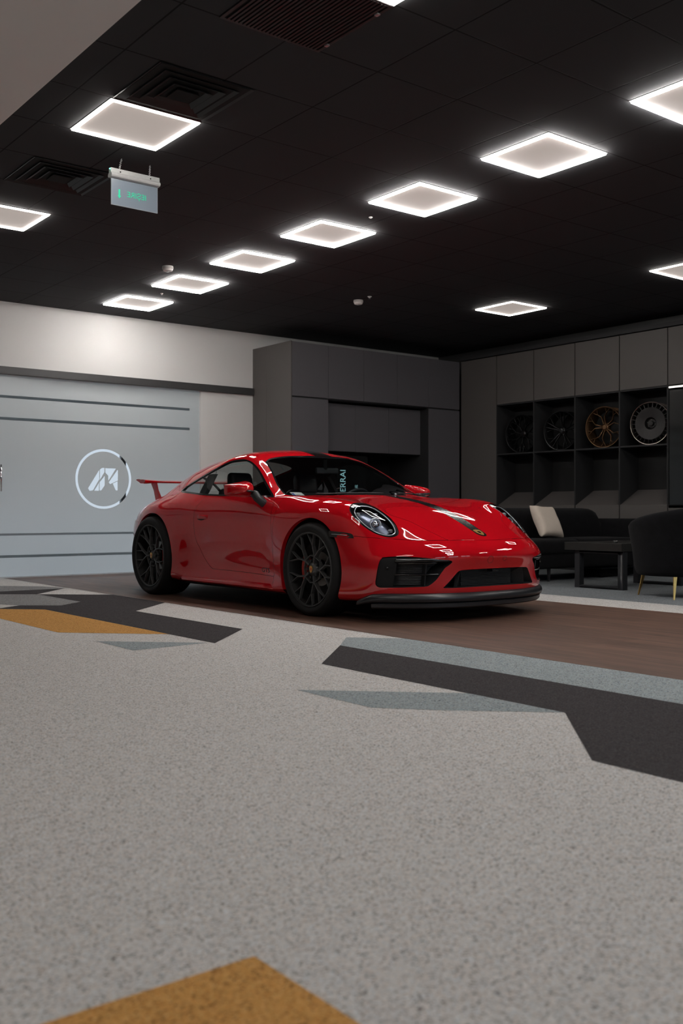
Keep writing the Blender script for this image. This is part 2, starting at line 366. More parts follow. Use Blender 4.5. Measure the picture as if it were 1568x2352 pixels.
# disc with the mark cut out of the frosting
bmh=bmesh.new()
for loop in [disc]+marks:
    lv=[bmh.verts.new((x,yg,z)) for x,z in loop]
    for i in range(len(lv)): bmh.edges.new((lv[i],lv[(i+1)%len(lv)]))
bmesh.ops.triangle_fill(bmh,use_beauty=True,edges=bmh.edges[:],normal=(0,-1,0))
bmh.verts.index_update()
fr.add([tuple(v.co) for v in bmh.verts],[tuple(v.index for v in f.verts) for f in bmh.faces]); bmh.free()
frost=fr.obj('frosted_pane',M['frost'],door,fix=False); frost.location=(-4.2,-YB,0)
cs=MB()
for z0,z1 in ((.228,.258),(.482,.507),(1.803,1.836),(2.054,2.086)): cs.box(SX0,SE,yg+.003,yg2-.003,z0,z1)
flat(cs,[[(EC[0]+ER*math.cos(A[i]),EC[1]+ER*math.sin(A[i])),(EC[0]+ER*math.cos(A[(i+1)%n]),EC[1]+ER*math.sin(A[(i+1)%n])),(EC[0]+RI*math.cos(A[(i+1)%n]),EC[1]+RI*math.sin(A[(i+1)%n])),(EC[0]+RI*math.cos(A[i]),EC[1]+RI*math.sin(A[i]))] for i in range(n)],yg+.004)
o=cs.obj('clear_stripes',M['clear'],door,fix=False); o.location=(-4.2,-YB,0)
eb=MB(); flat(eb,marks,yg+.004)
o=eb.obj('emblem',M['clear'],door,fix=False); o.location=(-4.2,-YB,0)
hd=MB(); hd.tube([(3.915,YB-.035,.985),(3.915,YB-.035,1.29)],.013,12); hd.tube([(3.915,YB-.035,1.02),(3.915,yg,1.02)],.008,8); hd.tube([(3.915,YB-.035,1.255),(3.915,yg,1.255)],.008,8)
o=hd.obj('handle',M['chrome'],door,smooth=True); o.location=(-4.2,-YB,0); o['label']='chrome bar handle'
# the room seen behind the glass
BZ0,BZ1=.6,1.98
w=MB(); w.box(XL,XR,YB+3.2,YB+3.4,0,BZ0); w.box(XL,XR,YB+3.2,YB+3.4,BZ1,H); w.box(XL,2.2,YB+3.2,YB+3.4,BZ0,BZ1); w.box(XL,XR,YB+.15,YB+3.4,H,H+.1)
w.box(XL-.15,XL,YB+.15,YB+3.4,0,H); w.box(XR,XR+.15,YB+.15,YB+3.4,0,H)
struct(w.obj('wall_behind_glass',M['white_wall']))
b=MB(); y0=YB+3.27
for x in (3.4,4.6,5.8,7.0,8.2,9.4): b.box(x-.04,x+.04,y0,y0+.06,BZ0,BZ1)
for z in (BZ0,BZ1-.08): b.box(2.2,XR,y0,y0+.06,z,z+.08)
struct(b.obj('window_4',M['dark_trim']))
# cornice over the right cupboards
t=MB(); t.box(10.314,10.40,5.9,10.459,2.945,2.996)
struct(t.obj('trim_2',M['cab_edge']))
# ------------------------------------------------------------------ square edge-lit ceiling lights
M['ring']=emis('led_edge_warm_white',(1.0,.96,.92),RING_L)
M['ring_dim']=emis('led_edge_warm_white_low',(1.0,.94,.88),RING_L*.40)
M['panel']=emis('light_panel_cover',(1.,.87,.79),.26); M['panel'].node_tree.nodes['Principled BSDF'].inputs['Base Color'].default_value=(.22,.20,.19,1)
M['lampframe']=pbr('lamp_frame_white',(.5,.5,.49),.5,noise=(30,.03))
A0,B0L=5.199,4.485
def square_ring(b,ro,ri,z0,z1):
    o=[(-ro,-ro),(ro,-ro),(ro,ro),(-ro,ro)]; i=[(-ri,-ri),(ri,-ri),(ri,ri),(-ri,ri)]
    vs=[(x,y,z0) for x,y in o]+[(x,y,z0) for x,y in i]+[(x,y,z1) for x,y in o]+[(x,y,z1) for x,y in i]
    fs=[]
    for k in range(4):
        j=(k+1)%4
        fs+=[(k,j,4+j,4+k),(8+k,8+j,j,k),(4+k,4+j,12+j,12+k),(12+k,12+j,8+j,8+k)]
    b.add(vs,fs)
def light(a,b,z=H,ring='ring',label=None,group='square ceiling lights'):
    t=empty('ceiling_light',(a,b,z),0,label,'ceiling light',group)
    f=MB(); square_ring(f,.298,.2915,-.004,0); f.obj('frame',M['lampframe'],t)
    r=MB(); square_ring(r,.291,.270 if ring=='ring' else .274,-.016 if ring=='ring' else -.013,-.002); r.obj('light_strip',M[ring],t,bevel=.002)
    p=MB(); p.box(-.29,.29,-.29,.29,-.006,-.001); p.obj('panel',M['panel'],t)
    return t
row=['bright square ceiling light cut off by the right edge, nearest of the bright diagonal row',
 'largest complete square light of the bright diagonal row, just left of the cut-off one',
 'third square light from the right edge in the bright diagonal row',
 'middle square light of the bright diagonal row of seven',
 'third square light from the white wall in the bright diagonal row',
 'square light just below the round smoke detector, in the bright diagonal row',
 'square light nearest the white wall, last of the bright diagonal row']
lamps=[]
for k in range(7):
    b_=B0L+1.2*(k-1)
    lamps.append(light(A0,b_,H,'ring',row[k]))
light(A0-2.4,3.285,H,'ring_dim','square ceiling light at the top edge of the photo, only one corner showing')
light(A0-2.4,5.685,H,'ring_dim','large square ceiling light above the hanging exit sign, beside the white bulkhead')
light(A0-2.4,8.085,H,'ring_dim','square ceiling light cut off by the left edge of the photo, below the exit sign')
light(A0+3.6,5.685,H,'ring_dim','square ceiling light cut off by the right edge, above the wheel display shelves')
light(A0+3.6,8.085,H,'ring_dim','small thin square ceiling light alone at the right, in front of the corner cupboards')
for (a,b_) in EXTRA_L:
    light(a,b_,H if a>2.2 else H-.012,'ring','square ceiling light behind the photographer, outside the photo','square ceiling lights out of view')
# ------------------------------------------------------------------ vents, grille, detectors
def diffuser(a,b,label):
    t=empty('air_diffuser',(a,b,H),0,label,'air vent','square air diffusers')
    f=MB()
    for k,(ro,ri,z) in enumerate(((.297,.262,-.006),(.235,.205,-.012),(.180,.150,-.016),(.125,.098,-.020))):
        o=[(-ro,-ro),(ro,-ro),(ro,ro),(-ro,ro)]; i=[(-ri,-ri),(ri,-ri),(ri,ri),(-ri,ri)]
        vs=[(x,y,z) for x,y in o]+[(x,y,z+.016) for x,y in i]+[(x,y,z-.002) for x,y in o]+[(x,y,z+.014) for x,y in i]
        fs=[]
        for q in range(4):
            j=(q+1)%4; fs+=[(q,j,4+j,4+q),(8+q,12+q,12+j,8+j),(q,8+q,8+j,j)]
        f.add(vs,fs)
    f.obj('louvre',M['vent'],t)
    p=MB(); p.box(-.28,.28,-.28,.28,-.0025,-.001); p.obj('duct_backing',M['vent_hole'],t)
    q=MB(); q.box(-.07,.07,-.07,.07,-.020,-.014); q.obj('centre_plate',M['vent_hole'],t)
    return t
diffuser(2.8,5.085,'black square air diffuser in the ceiling beside the large light over the exit sign')
diffuser(2.8,6.885,'black square air diffuser in the ceiling left of the hanging exit sign')
t=empty('return_air_grille',(2.8,3.885,H),0,'large black perforated air grille at the top of the photo','air grille')
g=MB()
for k in range(24):
    x=-.27+.54*(k+.5)/24; g.box(x-.006,x+.006,-.285,.285,-.012,-.003)
g.obj('slats',M['vent'],t)
f=MB(); square_ring(f,.298,.280,-.010,-.001); f.obj('frame',M['vent'],t)
p=MB(); p.box(-.285,.285,-.285,.285,-.0025,-.001); p.obj('duct_backing',M['vent_hole'],t)
for k,y in enumerate((-.2,.2)):
    q=MB(); q.box(.270,.288,y-.012,y+.012,-.018,-.010); q.obj('clip',M['alu'],t)
def detector(a,b,label,r=.055):
    t=empty('smoke_detector',(a,b,H),0,label,'smoke detector','smoke detectors')
    q=MB(); q.lathe([(0,-.002),(r*.96,-.002),(r,-.012),(r,-.024),(r*.93,-.027),(r*.93,-.031),(r*.8,-.046),(r*.45,-.052),(0,-.053)],'Z',40); q.obj('housing',M['white_plastic'],t,smooth=True,angle=40)
    q=MB(); q.lathe([(r*.93,-.0275),(r*.90,-.0285),(r*.9,-.030),(r*.93,-.031)],'Z',40,close=True); q.obj('smoke_inlet',M['black_satin'],t,smooth=True)
    q=MB(); q.lathe([(0,-.050),(r*.25,-.050),(r*.25,-.056),(0,-.057)],'Z',20); q.obj('sensor_cap',M['silver'],t,smooth=True)
detector(4.655,8.75,'round white smoke detector above the second farthest bright ceiling light')
detector(7.10,8.83,'round white smoke detector alone on the dark ceiling, in front of the anthracite cupboards')
def sprinkler(a,b,label,s=1.):
    t=empty('ceiling_sprinkler',(a,b,H),0,label,'sprinkler','sprinkler heads')
    q=MB(); q.lathe([(0,-.001),(.026*s,-.001),(.026*s,-.006),(.012*s,-.012),(.010*s,-.022*s),(0,-.022*s)],'Z',20); q.obj('rosette',M['white_plastic'],t,smooth=True,angle=40)
    q=MB(); q.lathe([(0,-.030*s),(.016*s,-.030*s),(.016*s,-.033*s),(0,-.033*s)],'Z',16); q.tube([(0,0,-.02*s),(0,0,-.031*s)],.004*s,8); q.obj('deflector',M['chrome'],t,smooth=True,angle=40)
sprinkler(7.075,8.60,'tiny white sprinkler head just right of the lone smoke detector',.9)
sprinkler(5.178,9.87,'tiny sprinkler head between the two farthest bright ceiling lights',.6)
sprinkler(5.178,6.28,'tiny sprinkler head beside the bright light above the car roof',.6)
# ------------------------------------------------------------------ exit sign
m,n,l,b=new_mat('blue_grey_acrylic'); M['acrylic']=m
b.inputs['Base Color'].default_value=(.30,.36,.43,1); b.inputs['Roughness'].default_value=.2; b.inputs['Alpha'].default_value=.78
M['silver_paint']=pbr('silver_painted_housing',(.50,.51,.51),.4,spec=.5,noise=(60,.04))
M['acr_edge']=emis('lit_acrylic_edge',(.55,.62,.68),.10)
M['green']=emis('green_sign_ink',(.02,.60,.34),.55)
SY=6.28
t=empty('exit_sign',(3.088,SY,2.826),0,'hanging exit sign with mirrored green lettering and down arrow, on two chains','exit sign')
q=MB(); q.box(-.170,.170,-.004,.004,0,.175); q.obj('acrylic_panel',M['acrylic'],t,bevel=.001)
q=MB(); q.box(-.170,.170,-.0045,.0045,-.0025,0); q.box(.170,.1722,-.0045,.0045,-.0025,.175); q.box(-.1722,-.170,-.0045,.0045,-.0025,.175); q.obj('lit_edge',M['acr_edge'],t)
hp=[(-.012,.178),(-.026,.182),(-.032,.192),(-.028,.204),(-.016,.212),(-.016,.242),(.016,.242),(.016,.212),(.028,.204),(.032,.192),(.026,.182),(.012,.178)]
q=MB(); q.prism(hp,'X',-.182,.182); q.obj('housing',M['silver_paint'],t,bevel=.002)
for x in (-.112,.112):
    q=MB(); q.lathe([(0,-.0165),(.005,-.0165),(.005,-.0175),(0,-.0175)],'Y',12,(x,0,.222)); q.obj('fixing_hole',M['vent_hole'],t)
q=MB(); q.sphere((-.186,-.01,.232),.004,10,6); q.obj('indicator_lamp',emis('green_led',(.1,1,.6),6.),t,smooth=True)
for x,top in ((-.112,-.096),(.112,.116)):
    ch=MB(); z=.245; k=0; L=(H-2.826)-.245; nlink=9
    for k in range(nlink):
        zc=.245+L*(k+.5)/nlink; h=L/nlink*.62; pts=[]
        for i in range(13):
            a=2*PI*i/12; u=.0055*math.cos(a); v=h*math.sin(a)
            xx=x+(top-x)*((zc-.245)/L)
            pts.append((xx+(u if k%2 else 0),(0 if k%2 else u),zc+v))
        ch.tube(pts,.0016,6,cap=False)
    ch.obj('chain',M['alu'],t,smooth=True)
T=Matrix.Translation((.014,-.0062,.083))@Matrix.Rotation(PI/2,4,'X')
text_mesh('lettering','IEȘIRE',.053,M['green'],t,T,.0006,mirror=True)
q=MB(); q.prism([(-.0065,.108),(.0065,.108),(.0065,.066),(.014,.066),(0,.046),(-.014,.066),(-.0065,.066)],'Y',-.0056,-.0046)
q.v=[(x-.115,y,z) for x,y,z in q.v]; q.obj('down_arrow',M['green'],t)
# ------------------------------------------------------------------ fitted cupboards, left block (fronts face -y at b=10.459)
FB=10.459; G=.0025
def unit(name,x0,x1,y0,y1,z0,z1,label,group,fronts,cat='cabinet',edge=.0,open_front=False):
    """cabinet unit at its base; fronts: list of (name, x0,x1,z0,z1) doors in front plane y0"""
    t=empty(name,((x0+x1)/2,y0,z0),0,label,cat,group)
    ox,oy,oz=(x0+x1)/2,y0,z0
    b=MB(); b.box(x0-ox,x1-ox,.019,y1-oy,0,z1-oz); b.obj('carcass',M['cab_edge'],t)
    for nm,a0,a1,c0,c1 in fronts:
        d=MB(); d.box(a0-ox+G,a1-ox-G,0,.018,c0-oz+G,c1-oz-G); d.obj(nm,M['cab'],t,bevel=.0012,seg=1)
    return t
X=[7.3085,7.908,8.506,9.101,9.695,10.297]
ZS=2.227; ZT=2.930
lab=['tall anthracite cupboard at the left end, behind the car roof, next to the white wall',
     'first small top cupboard over the recess, counted from the tall left cupboard',
     'second small top cupboard over the recess, counted from the tall left cupboard',
     'third small top cupboard over the recess, counted from the tall left cupboard',
     'tall anthracite cupboard in the corner, right of the dark recess']
# the tall left unit has its own visible side panels
t=unit('tall_cabinet',X[0]+.018,X[1],FB,YB-.002,0,ZT,lab[0],'tall anthracite cupboards',[('door',X[0]+.018,X[1],.08,ZS-.008),('door',X[0]+.018,X[1],ZS+.008,ZT)])
sp=MB(); ox=(X[0]+.018+X[1])/2; sp.box(X[0]-ox,X[0]+.0175-ox,0,.560,0,ZT+.003); sp.box(X[0]-ox,X[0]+.0175-ox,.563,YB-.002-FB,0,ZT+.003); sp.obj('side_panel',M['cab_warm'],t,bevel=.0012,seg=1)
for i in (1,2,3):
    unit('top_cabinet',X[i],X[i+1],FB,YB-.002,ZS,ZT,lab[i],'small cupboards above the recess',[('door',X[i],X[i+1],ZS+.008,ZT)])
unit('tall_cabinet',X[4],X[5],FB,YB-.002,0,ZT,lab[4],'tall anthracite cupboards',[('door',X[4],X[5],.08,ZS-.008),('door',X[4],X[5],ZS+.008,ZT)])
wl=['hanging wall cupboard in the recess, nearest the tall left cupboard','hanging wall cupboard in the middle of the recess','hanging wall cupboard in the recess, next to the dark gap and the corner cupboard']
for i in range(3):
    unit('wall_cupboard',X[1+i],X[2+i],10.642,YB-.03,1.566,2.205,wl[i],'wall cupboards in the recess',[('door',X[1+i],X[2+i],1.566,2.205)])
b=MB(); b.box(X[1],X[4],YB-.03,YB-.004,.94,2.227); tag(b.obj('back_panel',M['cab_dark']),'black back panel inside the kitchen recess behind the car','panel')
bl=['low black base cupboard in the recess, nearest the tall left cupboard','low black base cupboard in the middle of the recess','low black base cupboard in the recess, next to the corner cupboard']
for i in range(3):
    unit('base_cabinet',X[1+i],X[2+i],10.60,YB-.03,0,.90,bl[i],'base cupboards in the recess',[('door',X[1+i],X[2+i],.08,.90)])
b=MB(); b.box(X[1],X[4],10.57,YB-.03,.902,.94); tag(b.obj('worktop',M['cab_dark'],bevel=.002),'black continuous worktop in the kitchen recess behind the car','worktop')
# ------------------------------------------------------------------ right wall: fronts face -x at a=10.314
FA=10.314; DA=XR-.012
Yb=[10.459,9.744,9.066,8.372,7.682,6.997,6.31]
def runit(name,yb0,yb1,z0,z1,label,group,doors,cat='cabinet'):
    t=empty(name,(FA,(yb0+yb1)/2,z0),0,label,cat,group); oy=(yb0+yb1)/2
    b=MB(); b.box(.019,DA-FA,yb1-oy,yb0-oy,0,z1-z0); b.obj('carcass',M['cab_edge'],t)
    for c0,c1 in doors:
        d=MB(); d.box(0,.018,yb1-oy+.007,yb0-oy-.007,c0-z0+.004,c1-z0-.004); d.obj('door',M['cab_warm'],t,bevel=.0012,seg=1)
    return t
runit('tall_cabinet',Yb[0]-.01,Yb[1],0,2.935,'tall plain anthracite panel cupboard in the corner, left of the wheel shelves','tall anthracite cupboards',[(.08,2.935)])
tl=['top cupboard above the dark multi-spoke wheel, next to the tall corner panel','top cupboard above the thin-spoked black wheel with the grey lip','top cupboard above the bronze wheel','top cupboard above the wheel with a solid disc centre','top cupboard above the lit display niche, cut off by the right edge']
for i in range(5):
    runit('top_cabinet',Yb[i+1],Yb[i+2],2.249,2.935,tl[i],'top cupboards over the wheel shelves',[(2.249,2.935)])
sl=['open shelf bay holding the dark multi-spoke wheel, next to the tall corner panel','open shelf bay holding the thin-spoked black wheel','open shelf bay holding the bronze wheel','open shelf bay holding the wheel with a solid disc centre']
for i in range(4):
    y1,y0=Yb[i+1],Yb[i+2]; oy=(y0+y1)/2
    t=empty('shelf_bay',(FA,oy,0),0,sl[i],'shelf unit','wheel display shelves')
    a,b_=y0-oy,y1-oy
    for q0 in (a,b_-.010):
        f=MB(); f.box(0,.37,q0,q0+.010,.835,2.249); f.obj('side_board',M['cab_edge'],t)
    for z0,z1 in ((1.545,1.564),(2.233,2.249)):
        f=MB(); f.box(.004,.37,a+.010,b_-.010,z0,z1); f.obj('shelf_board',M['cab_edge'],t)
    f=MB(); f.box(.372,.385,a,b_,.835,2.249); f.obj('back_board',M['cab_dark'],t)
    f=MB(); f.hexa([(.002,a+.011,.80),(.366,a+.011,.80),(.366,b_-.011,.80),(.002,b_-.011,.80),(.002,a+.011,.838),(.366,a+.011,1.030),(.366,b_-.011,1.030),(.002,b_-.011,.838)]); f.obj('sloped_display_board',M['cab_warm'],t)
    f=MB(); f.box(0,.018,a+.008,b_-.008,.09,.832); f.obj('drawer',M['cab_warm'],t,bevel=.0012,seg=1)
    f=MB(); f.box(.02,.385,a,b_,0,.80); f.obj('base_box',M['cab_edge'],t)
# lit niche with dark glass at the right edge
y1,y0=Yb[5],6.0
t=empty('display_niche',(FA,(y0+y1)/2,0),0,'dark glass display niche with a lit strip on top, at the right edge','display cabinet'); oy=(y0+y1)/2
f=MB(); f.box(0,.37,y1-oy-.012,y1-oy,.835,2.249); f.box(0,.37,y0-oy,y0-oy+.012,.835,2.249); f.box(.372,.385,y0-oy,y1-oy,.835,2.249); f.box(.02,.385,y0-oy,y1-oy,0,.80); f.box(0,.37,y0-oy+.012,y1-oy-.012,.80,.84); f.box(0,.37,y0-oy+.012,y1-oy-.012,2.236,2.249); f.obj('carcass',M['cab_dark'],t)
f=MB(); f.box(.010,.018,y0-oy+.013,y1-oy-.013,.842,2.19); f.obj('glass_front',M['black_glass'],t)
f=MB(); f.box(.002,.014,y0-oy+.013,y1-oy-.013,2.215,2.234); f.obj('light_strip',emis('niche_strip',(1,.93,.85),1.1),t)
f=MB(); f.box(0,.018,y0-oy+.008,y1-oy-.008,.09,.832); f.obj('drawer',M['cab_warm'],t,bevel=.0012,seg=1)
# ------------------------------------------------------------------ display wheels on the shelves
M['w_black']=pbr('gloss_black_alloy',(.012,.012,.013),.2,.6,coat=.5,noise=(60,.1))
M['w_grey']=pbr('gunmetal_alloy',(.025,.025,.026),.25,.8,noise=(60,.1))
M['w_bronze']=pbr('bronze_alloy',(.12,.066,.033),.38,.85,noise=(60,.08))
M['w_silver']=pbr('polished_lip_alloy',(.22,.19,.17),.28,1.,noise=(60,.06))
M['w_disc']=pbr('grey_aero_disc',(.020,.019,.019),.35,.6,noise=(60,.06))
def spoke(b,p,q,w0,w1,h0,h1):
    """tapered spoke between (r,theta,y) points on a wheel whose axis is Y (outside at -Y)"""
    P=Vector((p[0]*math.cos(p[1]),p[2],p[0]*math.sin(p[1]))); Q=Vector((q[0]*math.cos(q[1]),q[2],q[0]*math.sin(q[1])))
    d=(Q-P).normalized(); n=d.cross(Vector((0,1,0))).normalized(); k=Vector((0,1,0))
    t=.56
    b.hexa([P-n*w0/2*t,Q-n*w1/2*t,Q+n*w1/2*t,P+n*w0/2*t,P-n*w0/2+k*h0,Q-n*w1/2+k*h1,Q+n*w1/2+k*h1,P+n*w0/2+k*h0])
def rim_barrel(b,R,depth,lip=.006):
    b.lathe([(R-.012,.010),(R-.010,.001),(R-.003,0),(R,.004),(R,.010),(R-.012,.022),(R-.017,.05),(R-.04,.08),(R-.035,depth-.02),(R,depth-.008),(R,depth),(R-.008,depth),(R-.045,depth-.03),(R-.052,.085),(R-.026,.045),(R-.020,.016)],'Y',72,close=True)
def show_wheel(style,y,label,mat,lipmat,z,a,rz):
    R=.262
    t=empty('alloy_wheel',(a,y,z+R+.0005),rz,label,'alloy wheel','alloy wheels on the display shelves')
    b=MB(); rim_barrel(b,R,.20); b.obj('rim_barrel',lipmat,t,smooth=True,angle=50)
    s=MB()
    if style=='disc':
        s.lathe([(0,.045),(.055,.045),(.075,.012),(.195,.004),(.198,.010),(.198,.022),(0,.06)],'Y',64)
        for k in range(26):
            th=2*PI*k/26; spoke(s,(.190,th,.008),(.248,th,.012),.014,.010,.02,.02)
        s.obj('spokes',M['w_disc'],t,smooth=True,angle=35)
    else:
        s.lathe([(0,.028),(.030,.026),(.048,.034),(.060,.055),(.060,.080),(0,.080)],'Y',40)
        if style=='multi':
            for k in range(7):
                th=2*PI*k/7+.2
                spoke(s,(.045,th,.034),(.115,th,.030),.020,.014,.03,.024)
                for d in (-1,1):
                    spoke(s,(.108,th,.030),(.170,th+d*.20,.024),.013,.010,.022,.02); spoke(s,(.165,th+d*.19,.024),(.250,th+d*.10,.014),.010,.008,.02,.016); spoke(s,(.165,th+d*.19,.024),(.250,th+d*.36,.014),.010,.008,.02,.016)
        elif style=='thin':
            for k in range(5):
                th=2*PI*k/5+.25
                for d in (-1,1):
                    spoke(s,(.045,th+d*.15,.034),(.250,th+d*.13,.012),.020,.010,.03,.02)
                    spoke(s,(.13,th+d*.14,.026),(.250,th+d*.46,.012),.010,.008,.022,.016)
        elif style=='star':
            for k in range(5):
                th=2*PI*k/5+.52
                for d in (-1,1):
                    spoke(s,(.042,th+d*.25,.034),(.145,th+d*.16,.026),.022,.016,.03,.024)
                    spoke(s,(.140,th+d*.16,.026),(.195,th+d*.36,.020),.014,.011,.024,.02)
                    spoke(s,(.190,th+d*.36,.020),(.250,th+d*.24,.012),.011,.009,.02,.016); spoke(s,(.190,th+d*.36,.020),(.250,th+d*.52,.012),.011,.009,.02,.016)
        s.obj('spokes',mat,t,bevel=.0012,seg=1)
    c=MB(); c.lathe([(0,.018),(.028,.020),(.032,.028),(.032,.06),(0,.06)],'Y',32); c.obj('hub_cap',mat,t,smooth=True,angle=40)
    if style=='disc':
        for k in range(5):
            th=2*PI*k/5+.3; q=MB(); q.lathe([(0,.030),(.006,.030),(.007,.05),(0,.05)],'Y',12,(.045*math.cos(th),0,.045*math.sin(th))); q.obj('wheel_bolt',M['chrome'],t,smooth=True,angle=40)
    return t
zs=1.564
# wheel axis Y -> outside (-Y) must face the room (-x), turned a little to the viewer
show_wheel('multi',9.365,'dark multi-spoke alloy wheel in the shelf bay next to the tall corner panel',M['w_black'],M['w_black'],zs,FA+.085,-PI/2+.12)
show_wheel('thin',8.68,'black thin-spoked alloy wheel with a grey lip, second from the corner',M['w_grey'],M['w_grey'],zs,FA+.085,-PI/2+.12)
show_wheel('star',7.985,'bronze star-spoked alloy wheel on the shelf',M['w_bronze'],M['w_bronze'],zs,FA+.085,-PI/2+.12)
show_wheel('disc',7.30,'alloy wheel with a solid grey disc centre and polished lip on the shelf',M['w_disc'],M['w_silver'],zs,FA+.085,-PI/2+.16)
# ------------------------------------------------------------------ lounge
def rbox(x0,x1,y0,y1,z0,z1,r,name,mat,parent,seg=5,puff=0.):
    b=bmesh.new(); bmesh.ops.create_cube(b,size=1)
    for v in b.verts: v.co=Vector(((x0+x1)/2+v.co.x*(x1-x0),(y0+y1)/2+v.co.y*(y1-y0),(z0+z1)/2+v.co.z*(z1-z0)))
    bmesh.ops.bevel(b,geom=list(b.edges),offset=r,segments=seg,profile=.5,affect='EDGES')
    if puff:
        bmesh.ops.subdivide_edges(b,edges=[e for e in b.edges if e.calc_length()>.12],cuts=6,use_grid_fill=True)
        cx,cy,cz=(x0+x1)/2,(y0+y1)/2,(z0+z1)/2
        for v in b.verts:
            u=(v.co.x-cx)/(x1-x0)*2; w=(v.co.y-cy)/(y1-y0)*2; h=(v.co.z-cz)/(z1-z0)*2
            v.co.z+=puff*h*max(0,1-u*u)*max(0,1-w*w)
    me=bpy.data.meshes.new(name); b.to_mesh(me); b.free(); me.materials.append(mat); me.polygons.foreach_set('use_smooth',[True]*len(me.polygons))
    o=bpy.data.objects.new(name,me); COL.objects.link(o); o.parent=parent; return o
# sofa: faces -y
sx0,sx1=7.55,10.12; syf,syb=7.08,8.12
t=empty('sofa',((sx0+sx1)/2,syf,0),0,'long black velvet sofa in front of the shelves, behind the nose of the car','sofa')
ox=(sx0+sx1)/2; W=(sx1-sx0)/2
rbox(-W+.02,W-.02,.03,1.0,.14,.32,.04,'base',M['velvet'],t)
for k in range(2):
    x0=-W+.20+k*(2*W-.40)/2; rbox(x0+.004,x0+(2*W-.40)/2-.004,.0,.62,.30,.455,.055,'seat_cushion',M['velvet'],t,puff=.012)
rings=[]
for k in range(33):
    u=-1+2*k/32; x=(W-.17)*u; e=max(0,1-((1-abs(u))/.10))  # rounded ends of the back
    top=.80-.16*e**2.2
    sec=[]
    for i in range(16):
        a=2*PI*i/16; ca,sa=math.cos(a),math.sin(a)
        yy=.735+.20*(abs(ca)**.6)*(1 if ca>0 else -1); zz=(top+.30)/2+(top-.30)/2*(abs(sa)**.5)*(1 if sa>0 else -1)
        sec.append((x,yy+.06*((zz-.3)/.5),zz))
    rings.append(sec)
b=MB(); b.loft(rings); b.obj('backrest',M['velvet'],t,smooth=True)
for s in (-1,1): rbox(s*W-.20 if s>0 else -W,s*W if s>0 else -W+.20,.0,.98,.14,.675,.085,'armrest',M['velvet'],t)
for x in (-W+.16,8.41-ox,W-.16):
    for y in (.10,.92):
        b=MB(); b.lathe([(0,0),(.014,0),(.022,.142),(0,.142)],'Z',14,(x,y,0)); b.obj('leg',M['black_metal'],t,smooth=True,angle=40)
# cushion leaning on the backrest
def cushion(w,h,d,n=22):
    vs=[];fs=[]
    for s in (1,-1):
        o=len(vs)
        for j in range(n+1):
            for i in range(n+1):
                u=-1+2*i/n; v=-1+2*j/n
                pin=1-.10*(1-abs(v)**2)*abs(u)**3; pin2=1-.10*(1-abs(u)**2)*abs(v)**3
                t_=max(0,(1-u**4))*max(0,(1-v**4))
                cr=.006*math.sin(7*u+3*v)*math.sin(4*v-2*u)*(1-t_*.5)
                vs.append((u*w/2*pin,s*(d/2*t_**.55+cr*(1 if t_>0 else 0)),v*h/2*pin2))
        for j in range(n):
            for i in range(n):
                q=(o+j*(n+1)+i,o+j*(n+1)+i+1,o+(j+1)*(n+1)+i+1,o+(j+1)*(n+1)+i)
                fs.append(q if s<0 else tuple(reversed(q)))
    return vs,fs
b=MB(); b.add(*cushion(.36,.41,.15)); o=b.obj('throw_pillow',M['pillow'],smooth=True,subsurf=1)
o.location=(8.605,7.375,.645); o.rotation_euler=(math.radians(-31),math.radians(3),math.radians(-3)); tag(o,'cream linen pillow leaning on the black velvet sofa','pillow')
# flat black box pushed under the sofa
t=empty('storage_box',(9.72,7.42,0),math.radians(4),'low flat black box on the carpet under the right end of the sofa','box')
rbox(-.34,.36,-.15,.15,.012,.10,.02,'box_body',M['velvet'],t); rbox(-.345,.365,-.155,.155,.092,.118,.012,'lid',M['black_satin'],t)
for x in (-.28,.30):
    for y in (-.10,.10):
        b=MB(); b.lathe([(0,0),(.014,0),(.016,.016),(0,.016)],'Z',12,(x,y,0)); b.obj('foot',M['black_metal'],t,smooth=True,angle=40)
# coffee table
t=empty('coffee_table',(8.53,6.255,0),0,'low black rectangular coffee table with open steel sled legs, before the sofa','coffee table')
b=MB(); b.box(-.56,.56,-.345,.345,.372,.450); b.obj('tabletop',M['table_black'],t,bevel=.003)
for x in (-.49,.47):
    b=MB(); b.box(x-.035,x+.035,-.335,-.275,0.0,.371); b.box(x-.035,x+.035,.185,.245,0.0,.371); b.box(x-.035,x+.035,-.275,.185,0.0,.028); b.box(x-.035,x+.035,-.275,.185,.345,.371); b.obj('sled_leg',M['black_metal'],t,bevel=.002)
# small chrome thing on the table
t=empty('trinket_bowl',(8.05,6.04,.4505),0,'small shiny metal bowl on the near corner of the coffee table','bowl')
b=MB(); b.lathe([(0,0),(.014,0),(.020,.006),(.027,.024),(.025,.024),(.018,.008),(0,.004)],'Z',28); b.obj('bowl',M['chrome'],t,smooth=True,angle=50)
